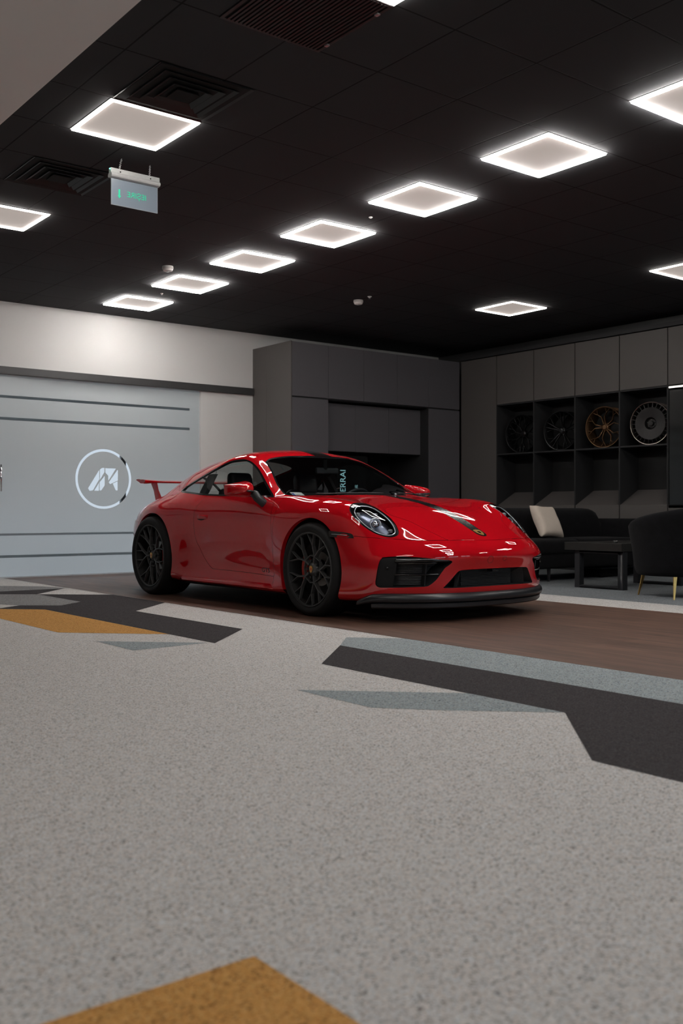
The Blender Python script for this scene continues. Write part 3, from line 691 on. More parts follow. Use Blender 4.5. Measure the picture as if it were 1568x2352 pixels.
# armchair: its rounded back is turned to the photographer
ang=math.atan2(.92,.40)
t=empty('armchair',(7.90,5.14,0),ang,'black velvet tub armchair with slim brass legs, cut off by the right edge','armchair')
rings=[]; n=41
for k in range(n):
    th=math.radians(-128+256*k/(n-1)); s=abs(-1+2*k/(n-1))
    top=.815-.17*s**1.25
    cx,cy=-math.cos(th),math.sin(th)
    rx,ry=.36,.385
    sec=[]
    for i in range(18):
        a=2*PI*i/18; ca,sa=math.cos(a),math.sin(a)
        rr=.058*(abs(ca)**.7)*(1 if ca>0 else -1); zz=(top+.19)/2+(top-.19)/2*(abs(sa)**.42)*(1 if sa>0 else -1)
        lean=.07*((zz-.19)/.6)**1.2
        roll=.022*math.exp(-((zz-top+.05)/.05)**2)*(1 if ca>0 else 0)
        R_=1+lean/.42
        sec.append((.06+cx*(rx*R_+rr+roll),cy*(ry*R_+rr+roll),zz))
    rings.append(sec)
b=MB(); b.loft(rings); b.obj('backrest',M['velvet'],t,smooth=True)
rbox(-.25,.34,-.29,.29,.195,.33,.05,'seat_base',M['velvet'],t); rbox(-.24,.37,-.29,.29,.325,.455,.06,'seat_cushion',M['velvet'],t,puff=.015)
for (x,y,dx,dy) in ((-.25,.30,-.03,.03),(-.25,-.30,-.03,-.03),(.25,.30,.04,.03),(.25,-.30,.04,-.03)):
    b=MB(); b.hexa([(x+dx-.004,y+dy-.006,0),(x+dx+.004,y+dy-.006,0),(x+dx+.004,y+dy+.006,0),(x+dx-.004,y+dy+.006,0),(x-.006,y-.016,.195),(x+.006,y-.016,.195),(x+.006,y+.016,.195),(x-.006,y+.016,.195)]); b.obj('leg',M['gold'],t)
# drinks cooler on the worktop in the recess, seen through the car's glass
CX=8.53
t=empty('drinks_cooler',(CX,10.72,.941),0,'black drinks cooler with pale vertical lettering on the recess worktop, seen through the car windscreen','cooler')
b=MB(); b.box(-.26,.26,.02,.50,0,.58); b.obj('cooler_body',M['cab_dark'],t,bevel=.006)
b=MB(); b.box(-.255,.255,0,.019,.01,.57); b.obj('glass_door',M['black_glass'],t,bevel=.002)
M['cool_text']=emis('pale_cyan_lit_lettering',(.45,.80,.85),.55)
T=Matrix.Translation((LX-CX,-.002,.941*0+1.175-.941))@Matrix.Rotation(PI/2,4,'X')@Matrix.Rotation(PI/2,4,'Z')@Matrix.Diagonal((1.12,1.25,1,1))
text_mesh('lettering','ERRAI',.105,M['cool_text'],t,T,.0006)
T=Matrix.Translation((DX-CX,-.002,1.097-.941))@Matrix.Rotation(PI/2,4,'X')
text_mesh('display_digits','1E',.06,M['cool_text'],t,T,.0006)
# ---------- car body surface (car frame: X forward, rear axle at 0, Y left, Z up; half with Y>0) ----------
import numpy as np
def pchip(xs, ys, x):
    xs=np.asarray(xs,float); ys=np.asarray(ys,float); x=np.atleast_1d(np.asarray(x,float))
    h=np.diff(xs); d=np.diff(ys)/h; n=len(xs); m=np.zeros(n)
    for i in range(1,n-1):
        if d[i-1]*d[i]>0:
            w1=2*h[i]+h[i-1]; w2=h[i]+2*h[i-1]
            m[i]=(w1+w2)/(w1/d[i-1]+w2/d[i])
    m[0]=d[0]; m[-1]=d[-1]
    # soften: average with parabola slopes so that curvature flows
    for i in range(1,n-1):
        p=(d[i-1]*h[i]+d[i]*h[i-1])/(h[i]+h[i-1]); m[i]=.35*m[i]+.65*p
    k=np.clip(np.searchsorted(xs,x)-1,0,n-2); t=(x-xs[k])/h[k]
    t=np.clip(t,0,1)
    return (ys[k]*(2*t**3-3*t**2+1)+h[k]*m[k]*(t**3-2*t**2+t)+ys[k+1]*(-2*t**3+3*t**2)+h[k]*m[k+1]*(t**3-t**2))
XR,XF=-0.80,3.10
# lower lines m0..m7 : list of (X,Y,Z) at the side, then nose (X,Z), tail (X,Z)
LOW=[
 ([(-.8,.60,.17),(-.4,.76,.16),(0,.80,.15),(1.2,.76,.135),(2.45,.78,.13),(2.8,.78,.13),(3.0,.77,.135),(3.1,.735,.135)],(3.335,.135),(-.95,.20)),
 ([(-.8,.665,.21),(-.6,.765,.20),(-.4,.845,.19),(-.2,.885,.185),(0,.90,.18),(.45,.895,.175),(1.2,.885,.165),(1.9,.885,.155),(2.1,.893,.155),(2.45,.895,.15),(2.8,.880,.155),(2.95,.86,.165),(3.05,.830,.172),(3.1,.80,.175)],(3.405,.178),(-1.03,.24)),
 ([(-.8,.675,.30),(-.6,.78,.29),(-.4,.86,.28),(-.2,.905,.275),(0,.915,.27),(.45,.903,.25),(.7,.872,.247),(1.0,.860,.245),(1.6,.858,.24),(1.9,.868,.237),(2.1,.895,.235),(2.45,.905,.24),(2.8,.888,.245),(2.95,.87,.25),(3.05,.848,.25),(3.1,.826,.25)],(3.427,.235),(-1.07,.32)),
 ([(-.8,.68,.42),(-.6,.785,.42),(-.4,.865,.42),(-.2,.912,.42),(0,.924,.42),(.45,.908,.39),(.7,.868,.385),(1.0,.854,.38),(1.6,.856,.37),(1.9,.870,.365),(2.1,.900,.36),(2.45,.908,.37),(2.8,.890,.36),(2.95,.872,.35),(3.05,.852,.345),(3.1,.832,.34)],(3.436,.335),(-1.085,.45)),
 ([(-.8,.68,.55),(-.6,.783,.57),(-.4,.862,.58),(-.2,.91,.59),(0,.925,.60),(.45,.908,.56),(.7,.876,.545),(1.0,.866,.53),(1.6,.868,.515),(1.9,.878,.52),(2.1,.902,.53),(2.45,.907,.58),(2.8,.888,.50),(2.95,.870,.44),(3.05,.850,.425),(3.1,.830,.42)],(3.455,.41),(-1.075,.56)),
 ([(-.8,.67,.64),(-.6,.765,.675),(-.4,.838,.705),(-.2,.885,.73),(0,.905,.735),(.45,.885,.71),(1.0,.866,.675),(1.6,.868,.66),(2.1,.888,.685),(2.45,.890,.72),(2.8,.872,.60),(2.95,.85,.52),(3.05,.828,.475),(3.1,.81,.46)],(3.465,.455),(-1.05,.64)),
 ([(-.8,.635,.71),(-.6,.715,.755),(-.4,.775,.795),(-.2,.818,.822),(0,.842,.832),(.25,.848,.835),(.45,.842,.828),(1.0,.828,.80),(1.6,.832,.79),(2.1,.838,.80),(2.45,.835,.81),(2.65,.828,.785),(2.8,.817,.735),(2.95,.792,.64),(3.05,.765,.56),(3.1,.745,.525)],(3.436,.512),(-1.04,.70)),
 ([(-.8,.60,.755),(-.6,.655,.80),(-.4,.685,.845),(-.2,.695,.89),(0,.698,.930),(.13,.705,.944),(.28,.742,.942),(.5,.765,.914),(.8,.778,.892),(1.2,.785,.879),(1.83,.786,.868),(2.1,.765,.868),(2.3,.752,.864),(2.45,.745,.857),(2.6,.737,.842),(2.72,.728,.821),(2.8,.722,.797),(2.88,.715,.756),(2.95,.707,.708),(3.02,.697,.65),(3.06,.692,.612),(3.1,.685,.572)],(3.376,.556),(-1.04,.745)),
]
# upper lines (t1..t4) and centre line
TOP=[
 (3,[(-.8,.50,.785),(-.6,.55,.83),(-.4,.585,.885),(-.2,.605,.945),(0,.635,.985),(.13,.665,.988),(.28,.715,.985),(.5,.735,.965),(.732,.72,.97),(1.06,.715,.98),(1.25,.715,.98),(1.414,.73,.96),(1.609,.757,.93),(1.75,.772,.895),(1.83,.778,.873),(2.1,.725,.873),(2.3,.675,.868),(2.45,.65,.858),(2.6,.635,.842),(2.72,.622,.822),(2.8,.612,.80),(2.88,.602,.769),(2.95,.594,.733),(3.02,.584,.69),(3.1,.566,.635)]),
 (6,[(-.8,.38,.80),(-.6,.42,.855),(-.4,.47,.925),(-.2,.525,.995),(0,.585,1.03),(.13,.63,1.025),(.28,.682,1.028),(.368,.711-.012,1.018),(.504,.677,1.059),(.732,.631,1.142),(.9,.605,1.189),(1.06,.60,1.198),(1.133,.603,1.193),(1.254,.617,1.167),(1.414,.653,1.103),(1.609,.714,.994),(1.75,.752,.92),(1.83,.765,.878),(2.0,.68,.874),(2.15,.61,.868),(2.3,.56,.859),(2.45,.53,.845),(2.6,.51,.828),(2.8,.49,.787),(2.95,.475,.735),(3.1,.445,.66)]),
 (8,[(-.8,.29,.81),(-.6,.33,.872),(-.4,.385,.95),(-.2,.44,1.025),(0,.50,1.082),(.28,.565,1.13),(.504,.575,1.165),(.732,.56,1.206),(.9,.55,1.235),(1.06,.548,1.243),(1.2,.553,1.226),(1.364,.580,1.158),(1.509,.615,1.085),(1.697,.678,.968),(1.861,.705,.892),(1.95,.64,.885),(2.05,.56,.884),(2.15,.49,.873),(2.3,.43,.862),(2.45,.40,.848),(2.6,.38,.831),(2.8,.36,.791),(2.95,.345,.742),(3.1,.32,.673)]),
 (11,[(-.8,.145,.825),(-.6,.165,.892),(-.4,.19,.978),(-.2,.215,1.06),(0,.24,1.13),(.28,.27,1.205),(.504,.28,1.25),(.732,.28,1.276),(.95,.28,1.285),(1.2,.285,1.265),(1.38,.29,1.219),(1.6,.32,1.122),(1.83,.36,1.011),(2.0,.36,.940),(2.12,.30,.913),(2.2,.25,.895),(2.3,.215,.873),(2.45,.195,.855),(2.6,.185,.838),(2.8,.175,.797),(2.95,.17,.75),(3.1,.16,.682)]),
 (14,[(-.8,0,.83),(-.6,0,.90),(-.4,0,.988),(-.2,0,1.074),(0,0,1.148),(.28,0,1.222),(.504,0,1.266),(.732,0,1.290),(.95,0,1.299),(1.2,0,1.284),(1.43,0,1.227),(1.6,0,1.165),(1.83,0,1.075),(2.0,0,1.003),(2.15,0,.936),(2.22,0,.906),(2.28,0,.886),(2.36,0,.874),(2.45,0,.862),(2.6,0,.842),(2.8,0,.800),(2.95,0,.755),(3.1,0,.689)]),
]
NT=14; NSIDE=66; SUB=2
def natural(P, s_out):
    # natural cubic through P (n,3) by chord length, evaluated at fractional indices s_out
    P=np.asarray(P,float); n=len(P)
    t=np.concatenate([[0],np.cumsum(np.sqrt(np.linalg.norm(np.diff(P,axis=0),axis=1))+1e-9)])
    h=np.diff(t); A=np.eye(n); B=np.zeros((n,P.shape[1]))
    for i in range(1,n-1):
        A[i,i-1]=h[i-1]; A[i,i]=2*(h[i-1]+h[i]); A[i,i+1]=h[i]
        B[i]=6*((P[i+1]-P[i])/h[i]-(P[i]-P[i-1])/h[i-1])
    M=np.linalg.solve(A,B)
    out=[]
    for s in s_out:
        k=min(int(s),n-2); x=t[k]+(s-k)*h[k]; a=(t[k+1]-x)/h[k]; b=1-a
        out.append(a*P[k]+b*P[k+1]+((a**3-a)*M[k]+(b**3-b)*M[k+1])*h[k]**2/6)
    return np.array(out)
def cage():
    """returns verts (half, Y>=0) and quads"""
    Xs=np.linspace(XR,XF,NSIDE+1)
    nm=len(LOW)
    low=np.zeros((nm,NT+NSIDE+NT+1,3))
    for m,(kn,nose,tail) in enumerate(LOW):
        k=np.array(kn); Y=pchip(k[:,0],k[:,1],Xs); Z=pchip(k[:,0],k[:,2],Xs)
        low[m,NT:NT+NSIDE+1]=np.stack([Xs,Y,Z],1)
        yc,zc=Y[-1],Z[-1]
        for j in range(1,NT+1):
            f=1-j/NT; f2=np.sin(f*np.pi/2)*.35+f*.65
            x=nose[0]-(nose[0]-XF)*f2**2.8; y=yc*f2
            z=nose[1]+(zc-nose[1])*f2**2.0
            low[m,NT+NSIDE+j]=(x,y,z)
        yc,zc=Y[0],Z[0]
        for j in range(1,NT+1):
            f=1-j/NT; f2=np.sin(f*np.pi/2)*.35+f*.65
            x=tail[0]-(tail[0]-XR)*f2**2.5; y=yc*f2; z=tail[1]+(zc-tail[1])*f2**2.0
            low[m,NT-j]=(x,y,z)
    rows=[m+q for m in range(nm-1) for q in (0,.5)]+[nm-1]
    nr=len(rows)
    N=NT+NSIDE+NT
    L=np.zeros((nr,N+1,3)); U=np.zeros((NT+1,NSIDE+1,3))
    tops=[]
    for r,kn in TOP:
        k=np.array(kn); tops.append((r,np.stack([Xs,pchip(k[:,0],k[:,1],Xs),pchip(k[:,0],k[:,2],Xs)],1)))
    tr=[0]+[r for r,_ in tops]
    for i in range(N+1):
        if NT<=i<=NT+NSIDE:
            k=i-NT
            P=np.concatenate([low[:,i],np.array([t[k] for _,t in tops])])
            # mirror the centre neighbour for a level crown
            Q=np.concatenate([P,[P[-2]*np.array([1,-1,1])]])
            s=list(rows)
            for a in range(len(tr)-1):
                n=tr[a+1]-tr[a]
                s+= [nm-1+a+(q+1)/n for q in range(n)]
            S=natural(Q,s)
            L[:,i]=S[:nr]; U[:,k]=S[nr-1:]
        else:
            L[:,i]=natural(low[:,i],rows)
    U[:,:,0]=Xs[None,:]
    # front & rear boundary of the upper patch = nose part of the top lower line
    top=L[-1]
    Uf=np.array([top[NT+NSIDE+r] for r in range(NT+1)])
    Ur=np.array([top[NT-r] for r in range(NT+1)])
    # extra columns between station XF and the seam: the upper patch's last column IS the seam
    ncol=5
    def bridge(c1,c2,e):  # c1: column before, c2: boundary column -> smooth in between columns
        cols=[]
        for q in range(1,ncol):
            t=q/ncol; cols.append((1-t)*c1+t*c2)
        return cols
    verts=[];quads=[];idx={}
    def vid(key,p):
        if key not in idx: idx[key]=len(verts); verts.append(tuple(p))
        return idx[key]
    for i in range(N+1):
        for r in range(nr): vid(('L',r,i),L[r,i])
    # upper vertices
    def uid(r,k):
        if r==0: return idx[('L',nr-1,NT+k)]
        if k==0: return idx[('L',nr-1,NT-r)]
        if k==NSIDE: return idx[('L',nr-1,NT+NSIDE+r)]
        return vid(('U',r,k),V[r,k])
    # remap columns: interior columns slide so that column NSIDE sits on the seam
    V=U.copy()
    nb=12
    for r in range(1,NT+1):
        # front: columns NSIDE-nb..NSIDE stretch along X to seam point, following surface
        for (endp,sgn) in ((Uf[r],1),(Ur[r],-1)):
            ks=[NSIDE-nb+q for q in range(nb+1)] if sgn>0 else [nb-q for q in range(nb+1)]
            base=U[r,ks]                        # up to station XF
            path=np.concatenate([base,[endp]])
            d=np.concatenate([[0],np.cumsum(np.linalg.norm(np.diff(path,axis=0),axis=1))])
            # spline through path, resample with nb+1 points
            S=natural(path,np.linspace(0,len(path)-1,200))
            ds=np.concatenate([[0],np.cumsum(np.linalg.norm(np.diff(S,axis=0),axis=1))])
            t=np.linspace(0,1,nb+1)
            l0=U[0,ks]; dl=np.concatenate([[0],np.cumsum(np.linalg.norm(np.diff(l0,axis=0),axis=1))]); dl/=dl[-1]
            w=r/NT
            t=(1-w)*dl+w*t
            for q,k in enumerate(ks):
                V[r,k]=[np.interp(t[q]*ds[-1],ds,S[:,a]) for a in range(3)]
    for i in range(N):
        for r in range(nr-1):
            quads.append((idx[('L',r,i)],idx[('L',r,i+1)],idx[('L',r+1,i+1)],idx[('L',r+1,i)]))
    for k in range(NSIDE):
        for r in range(NT):
            quads.append((uid(r,k),uid(r,k+1),uid(r+1,k+1),uid(r+1,k)))
    V3=np.array(verts)
    return V3,quads
# ------------------------------------------------------------------ build the dense body skin and cut it into panels
def dense_body():
    V,Q=cage(); me=bpy.data.meshes.new('tmp'); allv=[tuple(v) for v in V]; idm={}
    for i,v in enumerate(V):
        if abs(v[1])<1e-4: idm[i]=i
        else: idm[i]=len(allv); allv.append((v[0],-v[1],v[2]))
    # local left side is +Y; faces wind outward on that half
    me.from_pydata(allv,[],list(Q)+[tuple(idm[i] for i in reversed(q)) for q in Q])
    o=bpy.data.objects.new('tmp',me); COL.objects.link(o)
    m=o.modifiers.new('s','SUBSURF'); m.levels=SUB
    e=o.evaluated_get(bpy.context.evaluated_depsgraph_get()); d=e.to_mesh()
    n=len(d.vertices); co=np.empty(n*3); d.vertices.foreach_get('co',co); no=np.empty(n*3); d.vertices.foreach_get('normal',no)
    fs=[tuple(p.vertices) for p in d.polygons]
    co=co.reshape(-1,3); no=no.reshape(-1,3)
    e.to_mesh_clear(); bpy.data.objects.remove(o); bpy.data.meshes.remove(me)
    # orient outward
    k=int(np.argmax(co[:,2]))
    if no[k,2]<0: no=-no; fs=[tuple(reversed(f)) for f in fs]
    return co,no,fs
class Piece:
    def __init__(s,V,N,F): s.V=V; s.N=N; s.F=F
    def compact(s):
        used=sorted({i for f in s.F for i in f}); mp={o:k for k,o in enumerate(used)}
        return Piece(s.V[used] if len(used) else np.zeros((0,3)),s.N[used] if len(used) else np.zeros((0,3)),[tuple(mp[i] for i in f) for f in s.F])
def split(p,g):
    """cut a piece along g=0: returns (g>=0, g<0)"""
    nv=[];nn=[];base=len(p.V);cache={}
    def cut(i,j):
        k=(i,j) if i<j else (j,i)
        if k not in cache:
            a,b=k; t=g[a]/(g[a]-g[b]); t=min(max(t,0.),1.)
            nv.append(p.V[a]+(p.V[b]-p.V[a])*t); q=p.N[a]+(p.N[b]-p.N[a])*t; nn.append(q/(np.linalg.norm(q)+1e-12))
            cache[k]=base+len(nv)-1
        return cache[k]
    A=[];B=[]
    pos=g>=0
    for f in p.F:
        s=[pos[i] for i in f]
        if all(s): A.append(f)
        elif not any(s): B.append(f)
        else:
            fa=[];fb=[];n=len(f)
            for k in range(n):
                i,j=f[k],f[(k+1)%n]
                (fa if s[k] else fb).append(i)
                if s[k]!=s[(k+1)%n]:
                    c=cut(i,j); fa.append(c); fb.append(c)
            if len(fa)>2: A.append(tuple(fa))
            if len(fb)>2: B.append(tuple(fb))
    V=np.vstack([p.V,np.array(nv)]) if nv else p.V; N=np.vstack([p.N,np.array(nn)]) if nn else p.N
    return Piece(V,N,A).compact(),Piece(V,N,B).compact()
def sdf(P,poly):
    """signed distance (positive inside) of points P (n,2) to a closed polygon"""
    poly=np.asarray(poly,float); n=len(poly); d=np.full(len(P),1e9); ins=np.zeros(len(P),bool)
    for i in range(n):
        a=poly[i]; b=poly[(i+1)%n]; ab=b-a; t=np.clip(((P-a)@ab)/(ab@ab+1e-15),0,1)
        d=np.minimum(d,np.linalg.norm(P-a-t[:,None]*ab,axis=1))
        c=(a[1]>P[:,1])!=(b[1]>P[:,1])
        with np.errstate(divide='ignore',invalid='ignore'):
            x=(b[0]-a[0])*(P[:,1]-a[1])/(b[1]-a[1])+a[0]
        ins^= c&(P[:,0]<x)
    return np.where(ins,d,-d)
def smooth_poly(pts,k=6,corners=()):
    """closed Catmull-Rom through pts; indices in corners stay sharp"""
    n=len(pts); P=[np.array(p,float) for p in pts]; out=[]
    for i in range(n):
        p0,p1,p2,p3=P[(i-1)%n],P[i],P[(i+1)%n],P[(i+2)%n]
        if i in corners: p0=p1-(p2-p1)
        if (i+1)%n in corners: p3=p2+(p2-p1)
        for q in range(k):
            t=q/k; out.append(.5*((2*p1)+(-p0+p2)*t+(2*p0-5*p1+4*p2-p3)*t*t+(-p0+3*p1-3*p2+p3)*t**3))
    return np.array(out)
def fair(p,iters):
    """even out small ripples of a panel; its border stays where it is"""
    from collections import Counter
    E=Counter()
    for f in p.F:
        for k in range(len(f)):
            i,j=f[k],f[(k+1)%len(f)]; E[(min(i,j),max(i,j))]+=1
    e=np.array(list(E)); fixed=np.zeros(len(p.V),bool)
    for (i,j),c in E.items():
        if c==1: fixed[i]=fixed[j]=True
    deg=np.zeros(len(p.V)); np.add.at(deg,e[:,0],1); np.add.at(deg,e[:,1],1)
    V=p.V.copy()
    for _ in range(iters):
        S=np.zeros_like(V); np.add.at(S,e[:,0],V[e[:,1]]); np.add.at(S,e[:,1],V[e[:,0]])
        D=S/deg[:,None]-V; D=p.N*np.sum(D*p.N,axis=1,keepdims=True); D[fixed]=0; V=V+.6*D
    N=np.zeros_like(V)
    for f in p.F:
        n=np.cross(V[f[1]]-V[f[0]],V[f[2]]-V[f[0]])
        if len(f)>3: n=n+np.cross(V[f[2]]-V[f[0]],V[f[3]]-V[f[0]])
        for i in f: N[i]+=n
    N/=np.linalg.norm(N,axis=1,keepdims=True)+1e-12
    for _ in range(6):
        S=N.copy(); np.add.at(S,e[:,0],N[e[:,1]]); np.add.at(S,e[:,1],N[e[:,0]]); N=S/(np.linalg.norm(S,axis=1,keepdims=True)+1e-12)
    return Piece(V,N,p.F)
gap_pieces=[]
GAPW=.0013
def cut_panel(body,gf):
    """panel cut out of body with a dark shut line around it"""
    a,rest=split(body,gf(body)-GAPW)
    b=gf(rest) if len(rest.V) else np.zeros(0)
    strip,out=split(rest,b+GAPW)
    gap_pieces.append(strip)
    return a,out
def shift(p,d): return Piece(p.V-p.N*d,p.N,p.F)
def mesh_from(p,name,mat,parent,flip=False):
    me=bpy.data.meshes.new(name); me.from_pydata([tuple(v) for v in p.V],[],[tuple(reversed(f)) for f in p.F] if flip else p.F)
    me.materials.append(mat); me.polygons.foreach_set('use_smooth',[True]*len(me.polygons))
    try: me.normals_split_custom_set_from_vertices([tuple(v) for v in (-p.N if flip else p.N)])
    except Exception: pass
    me.update()
    o=bpy.data.objects.new(name,me); COL.objects.link(o); o.parent=parent
    return o
def by_side(p):
    return split(p,-p.V[:,1])      # (right side y<0, left side y>0)
co,no,fs=dense_body()
body=Piece(co,no,fs)
bvh=BVHTree.FromPolygons([tuple(v) for v in co],fs)
def nose(y,z):                       # skin point seen from the front
    h=bvh.ray_cast(Vector((5,y,z)),Vector((-1,0,0))); return (h[0],h[1]) if h[0] else (None,None)
def flank(x,z,s):                    # skin point seen from the side s=-1 right, +1 left
    h=bvh.ray_cast(Vector((x,2.0*s,z)),Vector((0,-s,0))); return (h[0],h[1]) if h[0] else (None,None)
def topz(x,y):
    h=bvh.ray_cast(Vector((x,y,3)),Vector((0,0,-1))); return (h[0],h[1]) if h[0] else (None,None)
XZ=lambda p:p.V[:,[0,2]]
XY=lambda p:p.V[:,:2]
aYZ=lambda p:np.stack([np.abs(p.V[:,1]),p.V[:,2]],1)
def mirror_poly(half): return list(half)+[(x,-y) for x,y in reversed(half) if abs(y)>1e-6]

car=empty('car',(5.145,8.295,0),-PI/2,'red two-door sports car with black wheels and rear wing on the wood strip','car')
# wheel arches
FW=(2.45,.339); RW=(0.0,.356); FA_R,RA_R=.370,.388
g=lambda p:np.maximum(FA_R-np.hypot(p.V[:,0]-2.445,p.V[:,2]-.341),RA_R-np.hypot(p.V[:,0]-.022,p.V[:,2]-.356))
_,body=split(body,g(body))
# windscreen
ws=mirror_poly([(2.30,0),(2.292,.08),(2.235,.27),(2.125,.49),(1.985,.655),(1.868,.712),(1.702,.672),(1.51,.603),(1.36,.556),(1.322,.485),(1.336,.346),(1.385,.219),(1.418,.08),(1.424,0)])
ws=smooth_poly(ws,4,corners=(5,8,len(ws)-5,len(ws)-8))
gws=lambda p:np.minimum(sdf(XY(p),ws),p.V[:,2]-.80)
wsp,body=split(body,gws(body))
wsp=fair(wsp,900)
glass,seal=split(wsp,gws(wsp)-.016)
wsg=mesh_from(shift(glass,.002),'windscreen',M['ws'],car); mesh_from(shift(seal,.001),'windscreen_seal',M['black_gloss'],wsg)
# rear window
rw=smooth_poly(mirror_poly([(.40,0),(.39,.25),(.33,.44),(.10,.45),(-.25,.38),(-.50,.32),(-.53,.15),(-.535,0)]),4)
grw=lambda p:np.minimum(sdf(XY(p),rw),p.V[:,2]-.85)
rwp,body=split(body,grw(body)); mesh_from(shift(rwp,.002),'rear_window',M['sglass'],car)
# side windows
dlo=[(1.835,.8665),(1.608,.995),(1.412,1.103),(1.25,1.168),(1.13,1.194),(1.055,1.199),(.897,1.190),(.73,1.142),(.504,1.059),(.370,1.0),(.272,.945),(.300,.931),(.50,.9135),(.80,.893),(1.25,.881)]
dlo=smooth_poly(dlo,4,corners=(0,))
gdl=lambda p:np.minimum(sdf(XZ(p),dlo),np.abs(p.V[:,1])-.40)
dp,body=split(body,gdl(body))
ing,trim=split(dp,gdl(dp)-.013)
# the split between door glass and quarter glass
def gline(p):
    a=np.array((.728,1.142)); b=np.array((.795,.893)); d=(b-a)/np.linalg.norm(b-a); n=np.array((-d[1],d[0]))
    return (XZ(p)-a)@n
gl=gline(ing)
if gl[np.argmax(ing.V[:,0])]<0: sgn=-1
else: sgn=1
front_g,rest=split(ing,sgn*gline(ing)-.004); bar,rear_g=split(rest,sgn*gline(rest)+.004)
for s,(w,q,tr,br) in enumerate(zip(by_side(front_g),by_side(rear_g),by_side(trim),by_side(bar))):
    mesh_from(shift(w,.003),'door_window',M['sglass'],car); mesh_from(shift(q,.003),'quarter_window',M['sglass'],car)
    k=mesh_from(shift(tr,-.0015),'window_trim',M['black_gloss'],car); mesh_from(shift(br,.001),'window_divider',M['black_gloss'],k)
# headlights
hl=[(.682,.818),(.628,.812),(.604,.788),(.597,.753),(.592,.712),(.596,.668),(.613,.619),(.638,.594),(.678,.580),(.714,.585),(.752,.604),(.778,.634),(.795,.67),(.802,.708),(.798,.745),(.785,.773),(.752,.801),(.72,.814)]
hl=smooth_poly(hl,4)
ghl=lambda p:np.minimum(sdf(aYZ(p),hl),p.V[:,0]-2.60)
hp_,body=cut_panel(body,ghl)
# front bumper openings
op=[(.792,.440),(.782,.448),(.701,.454),(.606,.447),(.50,.435),(.400,.422),(.402,.411),(.423,.390),(.443,.377),(.472,.332),(.495,.296),(.537,.258),(.562,.250),(.615,.247),(.778,.242),(.810,.247),(.822,.268),(.820,.321),(.814,.386),(.804,.425)]
op=smooth_poly(op,3,corners=(5,6))
gop=lambda p:np.minimum(sdf(aYZ(p),op),p.V[:,0]-2.95)
opp,body=split(body,gop(body))
ce=[(.448,.241),(.415,.272),(.380,.312),(.350,.345),(.324,.356),(.2,.3605),(.0,.3615),(-.2,.3605),(-.324,.356),(-.350,.345),(-.380,.312),(-.415,.272),(-.448,.241),(-.425,.2365),(-.2,.238),(0,.239),(.2,.238),(.425,.2365)]
ce=smooth_poly(ce,3,corners=(0,12))
gce=lambda p:np.minimum(sdf(p.V[:,[1,2]],ce),p.V[:,0]-2.95)
cep,body=split(body,gce(body))
# bonnet
hd=mirror_poly([(3.374,0),(3.371,.107),(3.357,.231),(3.330,.365),(3.19,.412),(3.047,.466),(2.956,.560),(2.86,.590),(2.78,.612),(2.715,.700),(2.60,.728),(2.42,.742),(2.20,.748),(2.02,.735),(1.985,.672),(2.132,.50),(2.245,.275),(2.31,0)])
hd=smooth_poly(hd,3,corners=(3,13,14,len(hd)-3,len(hd)-13,len(hd)-14))
ghd=lambda p:np.minimum(sdf(XY(p),hd),p.V[:,2]-.50)
hood,body=cut_panel(body,ghd)
hood=fair(hood,160)
# front bumper below the seam
def zseam(x): return np.interp(x,[2.6,2.75,2.9,3.03,3.10,3.21,3.30,3.40],[.595,.592,.586,.575,.569,.560,.559,.559])
gbu=lambda p:np.minimum(p.V[:,0]-2.55,zseam(p.V[:,0])-p.V[:,2])
bump,body=cut_panel(body,gbu)
# doors
dr=[(1.853,.874),(1.884,.79),(1.915,.70),(1.940,.581),(1.950,.45),(1.952,.355),(1.965,.262),(1.65,.270),(1.33,.276),(1.043,.277),(.995,.288),(.947,.313),(.88,.37),(.824,.441),(.775,.50),(.751,.56),(.733,.65),(.724,.729),(.712,.75),(.722,.79),(.740,.825),(.800,.897),(1.25,.885)]
dr=smooth_poly(dr,3,corners=(0,6,21))
gdr=lambda p:np.minimum(sdf(XZ(p),dr),np.abs(p.V[:,1])-.6)
doors,body=cut_panel(body,gdr)
# front wings
gfe=lambda p:np.minimum(p.V[:,0]-1.958,.95-p.V[:,2])
fend,body=cut_panel(body,gfe)
# rear bumper and tail lamps
grb=lambda p:np.minimum(-.30-p.V[:,0],.66-p.V[:,2])
rbump,body=cut_panel(body,grb)
gtl=lambda p:np.minimum(np.minimum(-.42-p.V[:,0],.715-p.V[:,2]),p.V[:,2]-.672)
tl_,body=cut_panel(body,gtl)
# ---- panels
shell=mesh_from(body,'body_shell',M['paint'],car)
